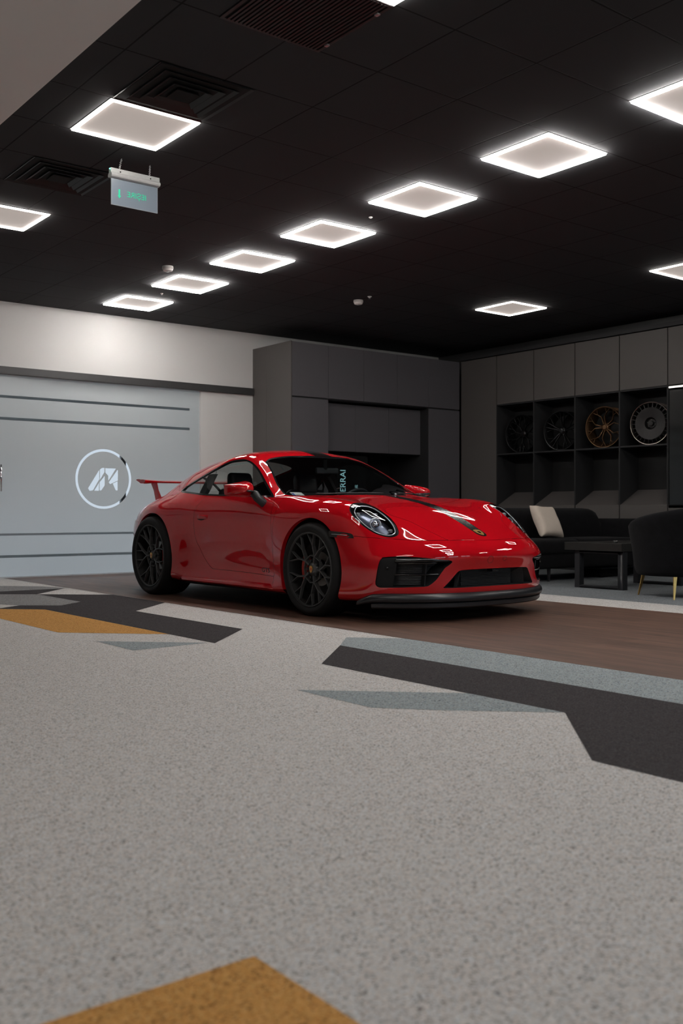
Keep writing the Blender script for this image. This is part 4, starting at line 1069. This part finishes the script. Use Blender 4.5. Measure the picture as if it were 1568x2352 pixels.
# roof stripe is film on the roof
def stripe_of(p,hw,x0,x1,zmin):
    g=np.minimum(np.minimum(hw-np.abs(p.V[:,1]),np.minimum(x1-p.V[:,0],p.V[:,0]-x0)),p.V[:,2]-zmin); return split(p,g)[0]
mesh_from(shift(stripe_of(body,.088,.40,1.44,1.0),-.0006),'roof_stripe',M['stripe'],shell)
hoodo=mesh_from(hood,'bonnet',M['paint'],car)
def gst(p):
    x=p.V[:,0]; y=np.abs(p.V[:,1]); hw=np.interp(x,[2.2,2.6,3.0,3.2],[.060,.056,.050,.046])
    tip=.046-np.hypot(np.maximum(x-3.275,0),y)          # round front end
    return np.where(x>3.2,tip,hw-y)
mesh_from(shift(split(hood,gst(hood))[0],-.0006),'bonnet_stripe',M['stripe'],hoodo)
def crest_shape(c,r): # shield outline
    u=[(-1,.95),(-.5,1.0),(0,1.08),(.5,1.0),(1,.95),(1.0,.2),(.85,-.35),(.5,-.8),(0,-1.1),(-.5,-.8),(-.85,-.35),(-1.0,.2)]
    return [(c[0]+r*b*1.15,c[1]+r*a) for a,b in u]
cr=crest_shape((3.268,0),.033)
gcr=lambda p:np.minimum(sdf(XY(p),[(2*3.268-x,y) for x,y in cr]),p.V[:,2]-.5)
crp=split(hood,gcr(hood))[0]
cro=mesh_from(shift(crp,-.0022),'bonnet_crest',M['crest'],hoodo)
sm=split(crp,sdf(XY(crp),[(2*3.268-x,y) for x,y in crest_shape((3.268,0),.014)]))[0]; mesh_from(shift(sm,-.0030),'crest_shield',M['black_gloss'],hoodo)
fb=mesh_from(bump,'front_bumper',M['paint'],car)
for p in by_side(fend): mesh_from(p,'front_wing',M['paint'],car)
door_objs=[mesh_from(p,'door',M['paint'],car) for p in by_side(doors)]
mesh_from(rbump,'rear_bumper',M['paint'],car)
mesh_from(shift(tl_,-.001),'tail_light',M['tail'],car)
gp=[shift(p,.005) for p in gap_pieces if len(p.F)]
mb=MB()
for p in gp: mb.add([tuple(v) for v in p.V],p.F)
mb.obj('panel_gaps',M['gap'],car,fix=False)
# dark inner skin so the cabin is not body colour inside
lin=[]
for p in (body,doors):
    q=split(p,np.minimum(np.minimum(p.V[:,0]+.35,2.3-p.V[:,0]),p.V[:,2]-.50))[0]; lin.append(shift(q,.022))
mb=MB()
for p in lin: mb.add([tuple(v) for v in p.V],p.F)
mb.obj('cabin_lining',M['dark_in'],car,fix=False,smooth=True)
# arch edges and liners
def arch(cx,cz,R,s,name):
    b=MB(); ra=[];rb=[];rc=[]
    a0=-27 if cx>1 else -24
    for k in range(64):
        th=math.radians(a0+(180-2*a0)*k/63); x=cx+R*math.cos(th); z=cz+R*math.sin(th)
        h,_=flank(x,max(z,.14),s)
        y=h.y if h is not None and abs(h.y)>.6 else s*.86
        ra.append((x,y,z)); rb.append((cx+(R-.004)*math.cos(th),y-s*.030,cz+(R-.004)*math.sin(th)))
        rc.append((cx+(R+.012)*math.cos(th),y-s*.034,cz+(R+.012)*math.sin(th)))
    b.loft([ra,rb],closed=False,cap=False); e=b.obj('arch_edge',M['paint'],car,smooth=True)
    b=MB(); rd=[(cx+(R+.012)*math.cos(math.radians(a0+(180-2*a0)*k/63)),s*.46,cz+(R+.012)*math.sin(math.radians(a0+(180-2*a0)*k/63))) for k in range(64)]
    b.loft([rb,rc,rd],closed=False,cap=False); b.add([(cx,s*.46,cz)]+rd,[(0,i+1,i+2) for i in range(63)]); b.obj('arch_liner',M['liner'],car,smooth=True,angle=40)
for s in (-1,1):
    arch(2.445,.341,FA_R,s,'front'); arch(.022,.356,RA_R,s,'rear')
# underbody
b=MB(); pts=[(-.98,.35),(-.85,.55),(-.45,.66),(-.42,.45),(.45,.45),(.45,.80),(2.02,.80),(2.02,.45),(2.86,.45),(2.86,.72),(3.05,.70),(3.25,.45),(3.33,.2)]
b.prism(pts+[(x,-y) for x,y in reversed(pts)],'Z',.128,.15); b.obj('underbody',M['liner'],car)
# ---- intakes
def cavity(poly,depth,shrink,parent,s=1,mat='black_satin',centre=None,name='intake_duct'):
    pts=[]
    for y,z in poly:
        h,_=nose(s*y,z); pts.append(h)
    cy=sum(p.y for p in pts)/len(pts); cz=sum(p.z for p in pts)/len(pts)
    b=MB(); r0=[tuple(p+Vector((-.001,0,0))) for p in pts]
    r1=[(p.x-depth,cy+(p.y-cy)*shrink[0],cz+(p.z-cz)*shrink[1]) for p in pts]
    b.loft([r0,r1],cap=False); n=len(r1); b.add([(sum(q[0] for q in r1)/n,cy,cz)]+r1,[(0,i+1,(i+1)%n+1) for i in range(n)])
    return b.obj(name,M[mat],parent,fix=True,smooth=True,angle=35)
for s in (-1,1):
    cavity(op,.13,(.93,.93),fb,s)
    # flush black outer panel with parking sensor
    q=split(opp,np.minimum(s*opp.V[:,1]-np.interp(opp.V[:,2],[.24,.44],[.742,.722]),np.zeros(len(opp.V))+1))[0]
    pn=mesh_from(shift(q,.012),'intake_panel',M['black_deep'],fb)
    h,nn=nose(s*.772,.375); b=MB(); b.sphere(tuple(h-nn*.010),.010,14,8); b.obj('parking_sensor',M['black_gloss'],pn,smooth=True)
    # top blade with light strip
    def along(z,y0,y1,off,k=14):
        out=[]
        for i in range(k):
            y=s*(y0+(y1-y0)*i/(k-1)); h,nn=nose(y,z); out.append(h-nn*off)
        return out
    b=MB(); b.tube(along(.424,.735,.402,.010),[.012]*13+[.006],8); b.obj('intake_blade',M['black_gloss'],fb,smooth=True)
    b=MB(); b.tube(along(.4345,.728,.50,.003),.0032,6); b.obj('blade_highlight_strip',M['silver'],fb,smooth=True)
    b=MB(); b.tube(along(.4065,.720,.50,.014),.008,8); b.obj('daytime_light_bar',M['black_gloss'],fb,smooth=True)
    b=MB(); b.tube(along(.329,.735,.468,.012),.0055,8); b.obj('intake_bar',M['black_gloss'],fb,smooth=True)
    # radiator lamellae
    b=MB()
    for k in range(15):
        z=.256+.0105*k
        if abs(z-.329)<.006: continue
        l=along(z,.722,.572,.055,8); b.tube(l,.0030,6)
    b.obj('radiator_slats',M['radiator'],fb,smooth=True)
    b=MB(); pa=along(.25,.568,.568,.040,2)[0]; pb=along(.40,.568,.568,.040,2)[0]; b.bar(pa,pb,.012,.03,up=(1,0,0)); b.obj('intake_post',M['black_satin'],fb)
cavity(ce,.11,(.62,.93),fb,1,name='centre_intake_duct')
b=MB()
for k in range(11):
    z=.247+.0098*k; b.box(3.322,3.334,-.250,.250,z-.0022,z+.0022)
b.obj('radiator_slats',M['radiator'],fb)
b=MB(); b.box(3.316,3.322,-.262,.262,.240,.356); b.obj('radiator_core',M['liner'],fb)
for s in (-1,1):
    b=MB(); b.hexa([(3.30,s*.262,.238),(3.385,s*.335,.238),(3.36,s*.345,.238),(3.29,s*.272,.238),(3.30,s*.262,.357),(3.395,s*.310,.357),(3.36,s*.330,.357),(3.29,s*.272,.357)]); b.obj('intake_vane',M['lip'],fb,bevel=.003)
b=MB(); b.box(3.37,3.425,-.03,.03,.338,.362); b.lathe([(0,3.428),(.010,3.428),(.011,3.40),(0,3.40)],'X',14,(0,0,.349)); b.obj('front_camera',M['black_gloss'],fb,bevel=.002)
# tow-eye cover and sensor rings on the nose
for y,z,r in ((-.085,.425,.026),(.055,.428,.017)):
    h,nn=nose(y,z); a=Vector((0,1,0)); c=nn.cross(a).normalized(); a=c.cross(nn).normalized()
    b=MB(); b.tube([h+nn*.0002+r*(math.cos(2*PI*i/40)*a+math.sin(2*PI*i/40)*c) for i in range(41)],.0011,5,cap=False); b.obj('tow_cover_seam' if r>.02 else 'sensor_seam',M['gap'],fb,smooth=True)
# black front lip, two tiers
base=[]
for sg in (-1,1):
    seg=[]
    for i in range(12):
        x=2.955+.125*i/11; h,nn=flank(x,.20,sg); seg.append((h,Vector((nn.x,nn.y,0)).normalized(),max(0.,1-(x-2.955)/.145)))
    if sg<0: base+=seg
    else: right=seg
for i in range(73):
    y=-.775+1.55*i/72; h,nn=nose(y,.20); base.append((h,Vector((nn.x,nn.y,0)).normalized(),0.))
base+=list(reversed(right))
def lip_sweep(sec,name,trim):
    b=MB(); rings=[]
    for i in range(trim,len(base)-trim):
        h,m_,e=base[i]; e=e**1.3
        rings.append([tuple(Vector((h.x,h.y,0))+m_*(o*(1-.75*e)-.004*e)+Vector((0,0,max(.10,z-.060*e*max(0,min(1,(z-.10)/.1)))))) for o,z in sec])
    b.loft(rings); return b.obj(name,M['lip'],fb,smooth=True,angle=38)
lp=lip_sweep([(-.03,.2035),(-.002,.204),(.006,.201),(.020,.188),(.026,.172),(.026,.158),(.020,.146),(.006,.141),(-.04,.140)],'front_lip',0)
l2=lip_sweep([(-.05,.139),(.004,.138),(.009,.132),(.007,.108),(-.002,.100),(-.06,.099)],'lower_splitter',10)
# ---- side details
for s,dob in zip((-1,1),door_objs):
    # flush handle with a recess below
    b=MB(); vs=[]; nx,nz=14,6
    x0,x1,z0,z1=.775,.950,.692,.727
    for j in range(nz+1):
        for i in range(nx+1):
            u=i/nx; v=j/nz; x=x0+(x1-x0)*u; z=z0+(z1-z0)*v+(.004*(1-u)); h,nn=flank(x,z,s); bul=max(0,1-abs(2*u-1)**6)*max(0,1-abs(2*v-1)**4)
            vs.append(h+nn*(-.002+.010*bul))
    b.add(vs,[(j*(nx+1)+i,j*(nx+1)+i+1,(j+1)*(nx+1)+i+1,(j+1)*(nx+1)+i) for j in range(nz) for i in range(nx)]); b.obj('door_handle',M['paint'],dob,smooth=True)
    b=MB(); out=[]
    for i in range(13):
        u=i/12; x=.785+.12*u; h,nn=flank(x,.6905-.010*math.sin(PI*u),s); out.append(h+nn*.0012)
    up=[]
    for i in range(13):
        u=i/12; x=.785+.12*u; h,nn=flank(x,.6925,s); up.append(h+nn*.0012)
    b.add(out+up,[(i,i+1,14+i,13+i) for i in range(12)]); b.obj('handle_recess',M['gap'],dob)
    # side marker in the front bumper seam
    mk=smooth_poly([(2.672,.616),(2.72,.6165),(2.868,.603),(2.902,.574),(2.885,.571),(2.714,.576),(2.69,.578)],4,corners=(3,))
    r0=[];r1=[]
    for x,z in mk:
        h,nn=flank(x,z,s); r0.append(h-nn*.004); r1.append(h+nn*.0035)
    b=MB(); b.loft([r0,r1]); mo=b.obj('side_marker',M['amber'],fb,smooth=True,angle=40)
    h0=[flank(x,z,s) for x,z in ((2.705,.596),(2.75,.595),(2.80,.5925),(2.845,.589))]; b=MB(); b.tube([h+n_*.0042 for h,n_ in h0],.0028,6); b.obj('marker_light_guide',M['silver'],mo,smooth=True)
    # side script low on the door
    h,nn=flank(1.83,.302,s)
    ex=Vector((1 if s<0 else -1,0,0)); ez=(Vector((0,0,1))-nn*nn.z).normalized(); ex=(ex-nn*ex.dot(nn)).normalized()
    if True:
        T=Matrix((( ex.x,ez.x,nn.x,h.x+nn.x*.002),(ex.y,ez.y,nn.y,h.y+nn.y*.002),(ex.z,ez.z,nn.z,h.z+nn.z*.002),(0,0,0,1)))
        text_mesh('side_lettering','GTS',.046,M['stripe'],dob,T@Matrix.Diagonal((1.5,1,1,1)),.0006)
    # sill blade
    b=MB(); rings=[]
    for i in range(40):
        x=.44+1.61*i/39; h,nn=flank(x,.205,s); e=min(1,i/5,(39-i)/4); e=e*e*(3-2*e); yy=h.y-s*.035*(1-e)
        rings.append([(x,yy-s*.02,.206),(x,yy+s*.004*e,.204),(x,yy+s*.030*e,.182),(x,yy+s*.032*e,.172),(x,yy+s*.022*e,.160),(x,yy-s*.05,.150)])
    b.loft(rings); b.obj('side_sill',M['paint'],car,smooth=True,angle=45)
# ---- headlights
for s,p in zip((-1,1),by_side(hp_)):
    ho=empty('headlight',(0,0,0)); ho.parent=car
    inner,rimp=split(p,ghl(p)-.010)
    mesh_from(shift(p,-.0005),'lens',M['lens'],ho)
    mesh_from(shift(rimp,.006),'bezel',M['black_gloss'],ho)
    c=Vector((2.925,s*.697,.702))
    def bowl(piece,d,k):
        V=piece.V.copy(); V=V-piece.N*d; cc=np.array(c); V=cc+(V-cc)*k; return Piece(V,piece.N,piece.F)
    mesh_from(bowl(inner,.058,.97),'reflector_bowl',M['hl_in'],ho)
    # chrome ring along the bezel
    ring=[]
    for y,z in hl[::2]:
        yy=.697+(y-.697)*.865; zz=.702+(z-.702)*.865; h,nn=nose(s*yy,zz)
        ring.append(h-nn*.010)
    b=MB(); b.tube(ring+[ring[0]],.0045,8,cap=False); b.obj('chrome_ring',M['hl_ring'],ho,smooth=True)
    h,nn=nose(s*.697,.702); ax=Vector((.94,-.20*-s,.25)).normalized(); ctr=h-nn*.052
    b=MB(); b.sphere(tuple(ctr),.030,24,14); b.obj('projector_lens',M['chrome'],ho,smooth=True)
    a=ax.orthogonal().normalized(); d=ax.cross(a)
    b=MB(); b.tube([ctr+ax*.006+.041*(math.cos(2*PI*i/32)*a+math.sin(2*PI*i/32)*d) for i in range(33)],.006,8,cap=False); b.obj('projector_ring',M['silver'],ho,smooth=True)
    up=(Vector((0,0,1))-ax*ax.z).normalized(); rt=ax.cross(up)
    for i,(u,v) in enumerate(((.062,.055),(-.062,.055),(.062,-.055),(-.062,-.055))):
        hh,n2=nose(s*.697+u,.702+v*1.05); b=MB(); q=hh-n2*.034
        b.lathe([(0,.010),(.011,.008),(.013,0),(.013,-.02),(0,-.02)],'X',16); o=b.obj('led_dot',M['silver'],ho,smooth=True,angle=40); o.location=q; o.data.materials[0]=M['hl_ring']
# ---- mirrors
for s in (-1,1):
    mo=empty('door_mirror',(0,0,0)); mo.parent=car
    cx,cy,cz=1.605,s*.940,.928
    def shellp(f0,f1,nu=26,nv=18):
        vs=[]
        for j in range(nv+1):
            ph=-PI/2+PI*j/nv
            for i in range(nu+1):
                th=PI*i/nu        # 0..PI sweeps outer tip to inner end over the front
                yy=math.cos(th); xx=max(0.,math.sin(th))
                cz_=math.copysign(abs(math.sin(ph))**.8,math.sin(ph)); cr=abs(math.cos(ph))**.62
                hh=.060*(1-.16*yy*1) ; 
                X_=cx-.095+(.205)*(xx**.75)*cr
                Y_=cy+s*.102*yy*(.80+.20*cr)
                Z_=cz+.055*cz_*(1-.20*yy)-.004*yy
                vs.append((X_,Y_,Z_))
        n=nu+1
        return vs,[(j*n+i,j*n+i+1,(j+1)*n+i+1,(j+1)*n+i) for j in range(nv) for i in range(nu)]
    vs,fs_=shellp(0,1)
    b=MB(); b.add(vs,[f for f in fs_ if sum(vs[i][2] for i in f)/4>=cz-.026]); b.obj('mirror_cap',M['paint'],mo,smooth=True)
    b=MB(); b.add(vs,[f for f in fs_ if sum(vs[i][2] for i in f)/4<cz-.026]); b.obj('mirror_base_shell',M['paint'],mo,smooth=True)
    # black slot band on the inner lower front
    band=[]
    for i in range(12):
        th=PI*(.42+.58*i/11); y=cy+s*.103*math.cos(th); x=cx-.093+.210*max(0.,math.sin(th))**.75; band.append((x,y,cz-.012-.010*(i/11)))
    b=MB(); b.tube(band,[.003]+[.0085]*10+[.007],8); b.obj('mirror_slot',M['black_satin'],mo,smooth=True)
    b=MB(); vv=[(cx-.094,cy+s*.097*math.cos(t)*1.0,cz+.046*math.sin(t)) for t in [2*PI*i/32 for i in range(32)]]; b.add(vv,[tuple(range(32))]); b.obj('mirror_glass',M['mirror'],mo)
    h,nn=flank(1.70,.825,s)
    b=MB(); b.tube([(1.735,h.y-s*.020,.800),(1.733,h.y+s*.010,.826),(1.722,s*.868,.862),(1.70,s*.878,.890),(1.67,s*.89,.905)],[.032,.034,.034,.034,.020],14); b.obj('mirror_foot',M['black_satin'],mo,smooth=True)
# ---- rear wing
wo=empty('rear_wing',(0,0,0)); wo.parent=car
rings=[]; n=40
for i in range(n+1):
    y=-.545+1.09*i/n; u=abs(y)/.545; e=max(0,(u-.62)/.38)
    ch=.205+.04*(1-u*u); xl=-.795-.030*u*u; th=.017+.018*e**1.5*(1-.4*max(0,(u-.93)/.07)); zt=1.060+.008*e
    sec=[]
    for k in range(20):
        a=2*PI*k/20; c_=.5+.5*math.cos(a); x=xl-ch*(1-c_); t_=math.sin(a)*(.25+.75*c_**.5)*math.sqrt(max(0,1-(2*c_-1)**8))
        zz=zt+(.012 if c_<.3 else .012*max(0,(.5-c_)/.2))*1+(th*.45*t_ if t_>0 else th*1.3*t_)
        sec.append((x,y,zz))
    rings.append(sec)
b=MB(); b.loft(rings); b.obj('wing_blade',M['paint'],wo,smooth=True,angle=60)
for s in (-1,1):
    b=MB(); b.loft([[(-.70,s*.415,.87),(-.735,s*.407,.87),(-.835,s*.407,.86),(-.84,s*.415,.86),(-.835,s*.423,.86),(-.735,s*.423,.87)],[(-.775,s*.420,.97),(-.80,s*.412,.97),(-.87,s*.412,.97),(-.875,s*.42,.97),(-.87,s*.428,.97),(-.80,s*.428,.97)],[(-.80,s*.425,1.05),(-.83,s*.415,1.05),(-.92,s*.415,1.05),(-.925,s*.425,1.05),(-.92,s*.435,1.05),(-.83,s*.435,1.05)]]); b.obj('wing_strut',M['paint'],wo,smooth=True,angle=45)
# ---- wheels
def wheel(x,s,Rt,Rr,width,yo,rot,caliper_th):
    """outer face at local -Y"""
    w=empty('wheel',(x,s*yo,Rt)); w.parent=car
    if s>0: w.rotation_euler=(0,0,PI)
    b=MB(); b.lathe([(Rr-.006,.012),(Rr+.002,.004),(Rr+.012,-.004),(Rr+.030,-.010),(Rt-.030,-.008),(Rt-.012,.004),(Rt-.003,.020),(Rt,.036),(Rt,width-.036),(Rt-.003,width-.02),(Rt-.02,width),(Rr+.02,width+.006),(Rr-.004,width-.01)],'Y',96,close=True); ty=b.obj('tyre',M['rubber'],w,smooth=True,angle=50)
    b=MB()
    for k in range(3):
        y=width*(.28+.22*k); b.lathe([(Rt+.0004,y-.004),(Rt+.0004,y+.004)],'Y',96)
    b.obj('tread_groove',M['liner'],ty)
    b=MB(); rim_barrel(b,Rr,width-.01); b.lathe([(Rr-.05,.10),(.10,.115),(.10,.14),(Rr-.05,.14)],'Y',48); ri=b.obj('rim_barrel',M['rim_in'],w,smooth=True,angle=45)
    b=MB(); b.lathe([(Rr-.014,.014),(Rr-.012,.003),(Rr-.004,-.001),(Rr+.001,.004),(Rr+.001,.012),(Rr-.014,.024)],'Y',96,close=True); b.obj('rim_flange',M['rim'],w,smooth=True,angle=45)
    sp=MB()
    for k in range(5):
        th=rot+2*PI*k/5
        spoke(sp,(.050,th,.030),(.098,th,.026),.030,.024,.034,.034)
        for d in (-1,1):
            # web to the next node, then two arms, each forked at the rim
            spoke(sp,(.098,th,.027),(.104,th+d*PI/5*.98,.034),.014,.011,.022,.020)
            spoke(sp,(.094,th,.026),(.178,th+d*math.radians(14.5),.018),.020,.016,.030,.026)
            for e in (9.2,26.8):
                spoke(sp,(.172,th+d*math.radians(14.2),.019),(Rr-.010,th+d*math.radians(e),.008),.0145,.0100,.026,.020)
    sp.obj('spokes',M['rim'],w,bevel=.0016,seg=1)
    b=MB(); b.lathe([(0,.024),(.030,.025),(.034,.030),(.046,.036),(.056,.055),(.056,.10),(0,.10)],'Y',40); hb=b.obj('hub',M['rim'],w,smooth=True,angle=40)
    for k in range(5):
        th=rot+PI/5+2*PI*k/5; q=MB(); q.lathe([(0,.030),(.009,.030),(.011,.075),(0,.075)],'Y',12,(.062*math.cos(th),0,.062*math.sin(th))); q.obj('wheel_bolt',M['black_satin'],w,smooth=True,angle=40)
    u=[(-.72,.75),(0,1.0),(.72,.75),(.8,.2),(.55,-.5),(0,-1.0),(-.55,-.5),(-.8,.2)]
    b=MB(); b.prism([(a*.021,c*.027) for a,c in u],'Y',.0215,.0245); co_=b.obj('centre_crest',M['crest'],w)
    b=MB(); b.prism([(a*.009,c*.012) for a,c in u],'Y',.0205,.0216); b.obj('crest_shield',M['caliper'],co_)
    b=MB(); b.lathe([(.07,.112),(.172,.112),(.175,.115),(.175,.135),(.172,.138),(.07,.138)],'Y',64,close=True); b.obj('brake_disc',M['disc'],w,smooth=True,angle=40)
    b=MB(); r0=[];r1=[]
    rings=[]
    for i in range(13):
        th=caliper_th+math.radians(-30+60*i/12); ca,sa=math.cos(th),math.sin(th)
        rings.append([(r*ca,y,r*sa) for r,y in ((.118,.075),(.180,.070),(.196,.082),(.196,.150),(.118,.150),(.112,.10))])
    b.loft(rings); b.obj('brake_caliper',M['caliper'],w,smooth=True,angle=40)
    return w
wheel(2.45,-1,.339,.2715,.245,.906,math.radians(-2),math.radians(180)); wheel(2.45,1,.339,.2715,.245,.906,math.radians(20),math.radians(0))
wheel(0,-1,.356,.284,.305,.924,math.radians(38),math.radians(0)); wheel(0,1,.356,.284,.305,.924,math.radians(40),math.radians(180))
# ---- cabin
b=MB(); b.box(-.1,1.95,-.68,.68,.20,.22); b.box(-.12,-.10,-.68,.68,.2,.86); b.box(1.95,1.97,-.7,.7,.2,.80); b.obj('cabin_floor',M['dark_in'],car)
def P_(prof,y0,y1,name,mat,parent,bev=.03):
    b=MB(); b.prism(prof,'Y',y0,y1); return b.obj(name,mat,parent,bevel=bev,seg=4)
P_([(1.50,.55),(1.48,.76),(1.55,.845),(1.75,.865),(2.10,.865),(2.12,.80),(1.95,.55)],-.66,.66,'dashboard',M['dark_in'],car,.03)
for s in (-1,1):
    so=empty('seat',(0,s*.36,0)); so.parent=car
    P_([(.84,.30),(.79,.45),(1.29,.50),(1.34,.44),(1.32,.30)],-.24,.24,'seat_base',M['seat'],so,.05)
    P_([(.80,.40),(.91,.43),(.77,.76),(.70,.97),(.60,.95),(.63,.78)],-.215,.215,'seat_back',M['seat'],so,.06)
    P_([(.62,.90),(.72,.92),(.705,1.05),(.675,1.105),(.61,1.10),(.60,1.04)],-.115,.115,'headrest',M['seat'],so,.045)
    b=MB(); b.tube([(.52,s*.30,1.06),(.62,s*.24,.99),(.78,s*.05,.72),(.86,-s*.22,.50)],.012,4); b.obj('seat_belt',M['black_satin'],so)
P_([(-.06,.45),(.05,.55),(-.05,.88),(-.12,.88)],-.60,.60,'rear_seat_bench',M['seat'],car,.04)
for s in (-1,1):
    b=MB(); b.hexa([(.60,s*.775,.86),(.70,s*.775,.86),(.70,s*.74,.86),(.60,s*.74,.86),(.58,s*.635,1.085),(.68,s*.635,1.085),(.68,s*.60,1.085),(.58,s*.60,1.085)]) ; b.obj('b_pillar',M['dark_in'],car)
sw=empty('steering_wheel',(1.36,.385,.782)); sw.parent=car; sw.rotation_euler=(0,math.radians(-66),0)
b=MB(); b.tube([(.182*math.cos(2*PI*i/48),.182*math.sin(2*PI*i/48),0) for i in range(49)],.015,10,cap=False); b.obj('wheel_rim',M['seat'],sw,smooth=True)
b=MB(); b.lathe([(0,-.02),(.05,-.02),(.06,.01),(0,.03)],'Z',24)
for a in (0,PI,-PI/2): b.bar((.05*math.cos(a+PI/2),.05*math.sin(a+PI/2),0),(.175*math.cos(a+PI/2),.175*math.sin(a+PI/2),0),.03,.012)
b.obj('wheel_hub',M['black_satin'],sw,smooth=True,angle=40)
b=MB(); b.box(1.36,1.385,-.045,.195,1.080,1.135); ro=b.obj('rear_view_mirror',M['black_satin'],car,bevel=.012,seg=3)
b=MB(); b.box(1.386,1.388,-.045,.035,1.085,1.130); b.obj('mirror_sheen_cap',M['seat'],ro); b=MB(); b.bar((1.38,.05,1.125),(1.42,.02,1.20),.03,.03); b.obj('mirror_stem',M['black_satin'],ro)
# wipers
for (y0,y1) in ((.12,.62),(-.55,-.05)):
    pts=[]
    for i in range(14):
        y=y0+(y1-y0)*i/13; x=np.interp(abs(y),[0,.08,.27,.49,.655],[2.275,2.268,2.212,2.105,1.968]); h,nn=topz(x,y); pts.append(h+nn*.010)
    b=MB(); b.tube(pts,.0055,6); b.obj('wiper',M['black_satin'],car,smooth=True)
h,nn=topz(2.262,.085); b=MB(); b.lathe([(0,.012),(.008,.011),(.010,0),(0,0)],'Z',12,tuple(h)); b.obj('wiper_pivot',M['silver'],car,smooth=True,angle=40)
# white card standing on the dashboard behind the glass
t=empty('dash_card',(0,0,0),0,'small white card with a blue square behind the windscreen, lower left corner','card')
b=MB(); b.box(-.070,.070,-.0015,.0015,0,.066); cb=b.obj('card_base',M['card'],t)
b=MB(); b.box(-.066,-.040,-.0022,-.0015,.014,.052); b.obj('blue_square',M['blue'],t)
b=MB(); b.box(-.030,.045,-.0022,-.0015,.016,.021); b.box(-.030,.020,-.0022,-.0015,.026,.030); b.obj('printed_lines',M['black_satin'],t)
t.location=(5.145-.535,8.295-1.835,.872); t.rotation_euler=(math.radians(-58),0,math.radians(14))

PART_LABELS={'roof_stripe':'black stripe along the roof','bonnet_stripe':'black stripe along the bonnet','bonnet_crest':'gold crest at the bonnet tip','brake_caliper':'red brake caliper','front_lip':'satin black front lip','side_lettering':'dark lettering low on the door','centre_crest':'gold crest in the wheel centre','spokes':'satin black forked spokes','window_trim':'gloss black window trim','mirror_foot':'black mirror foot','side_marker':'smoked side marker light','radiator_slats':'grey radiator slats behind the intake','wiper':'black wiper arm','windscreen':'tinted windscreen'}
def label_parts(o):
    for ch in o.children:
        k=ch.name.split('.')[0]
        if k in PART_LABELS: ch['label']=PART_LABELS[k]
        label_parts(ch)
label_parts(car)
# ------------------------------------------------------------------ daylight and camera
w=bpy.data.worlds.new('overcast_sky'); scene.world=w; w.use_nodes=True
n=w.node_tree.nodes; l=w.node_tree.links; bg=n['Background']
tc=n.new('ShaderNodeTexCoord'); sp=n.new('ShaderNodeSeparateXYZ'); rr=n.new('ShaderNodeValToRGB')
e=rr.color_ramp.elements; e[0].position=.42; e[0].color=(.16,.17,.18,1); e[1].position=.60; e[1].color=(.74,.87,1.0,1)
q=e.new(.545); q.color=(.20,.222,.25,1)
mp=n.new('ShaderNodeMath'); mp.operation='MULTIPLY_ADD'; mp.inputs[1].default_value=.5; mp.inputs[2].default_value=.5
l.new(tc.outputs['Generated'],sp.inputs['Vector']); l.new(sp.outputs['Z'],mp.inputs[0]); l.new(mp.outputs[0],rr.inputs['Fac']); l.new(rr.outputs['Color'],bg.inputs['Color'])
bg.inputs['Strength'].default_value=SKY
def portal(x0,x1,y,z0,z1,rx):
    L=bpy.data.lights.new('window_portal','AREA'); L.shape='RECTANGLE'; L.size=x1-x0; L.size_y=z1-z0; L.cycles.is_portal=True
    o=bpy.data.objects.new('window_portal',L); COL.objects.link(o); o.location=((x0+x1)/2,y,(z0+z1)/2); o.rotation_euler=(rx,0,0)
for x0,x1 in WIN: portal(x0,x1,YF-.19,WZ0,WZ1,PI/2)
portal(2.2,XR,YB+3.39,BZ0,BZ1,-PI/2)
cam=bpy.data.cameras.new('camera'); co_=bpy.data.objects.new('camera',cam); COL.objects.link(co_)
cam.sensor_fit='HORIZONTAL'; cam.sensor_width=24.; cam.lens=24.*2303/1568; cam.clip_start=.05
co_.location=(0,0,.752); co_.rotation_euler=(PI/2,0,-math.radians(37.84)); scene.camera=co_
cam.dof.use_dof=True; cam.dof.focus_distance=7.1; cam.dof.aperture_fstop=3.4
vs=scene.view_settings; vs.view_transform='Standard'; vs.look='None'; vs.exposure=EXPO; vs.gamma=1.; vs.use_curve_mapping=False
scene.display_settings.display_device='sRGB'
scene.cycles.use_denoising=True
scene.cycles.max_bounces=10; scene.cycles.diffuse_bounces=4; scene.cycles.glossy_bounces=5; scene.cycles.transparent_max_bounces=16; scene.cycles.transmission_bounces=6
scene.cycles.sample_clamp_indirect=6.
scene.cycles.caustics_reflective=False; scene.cycles.caustics_refractive=False
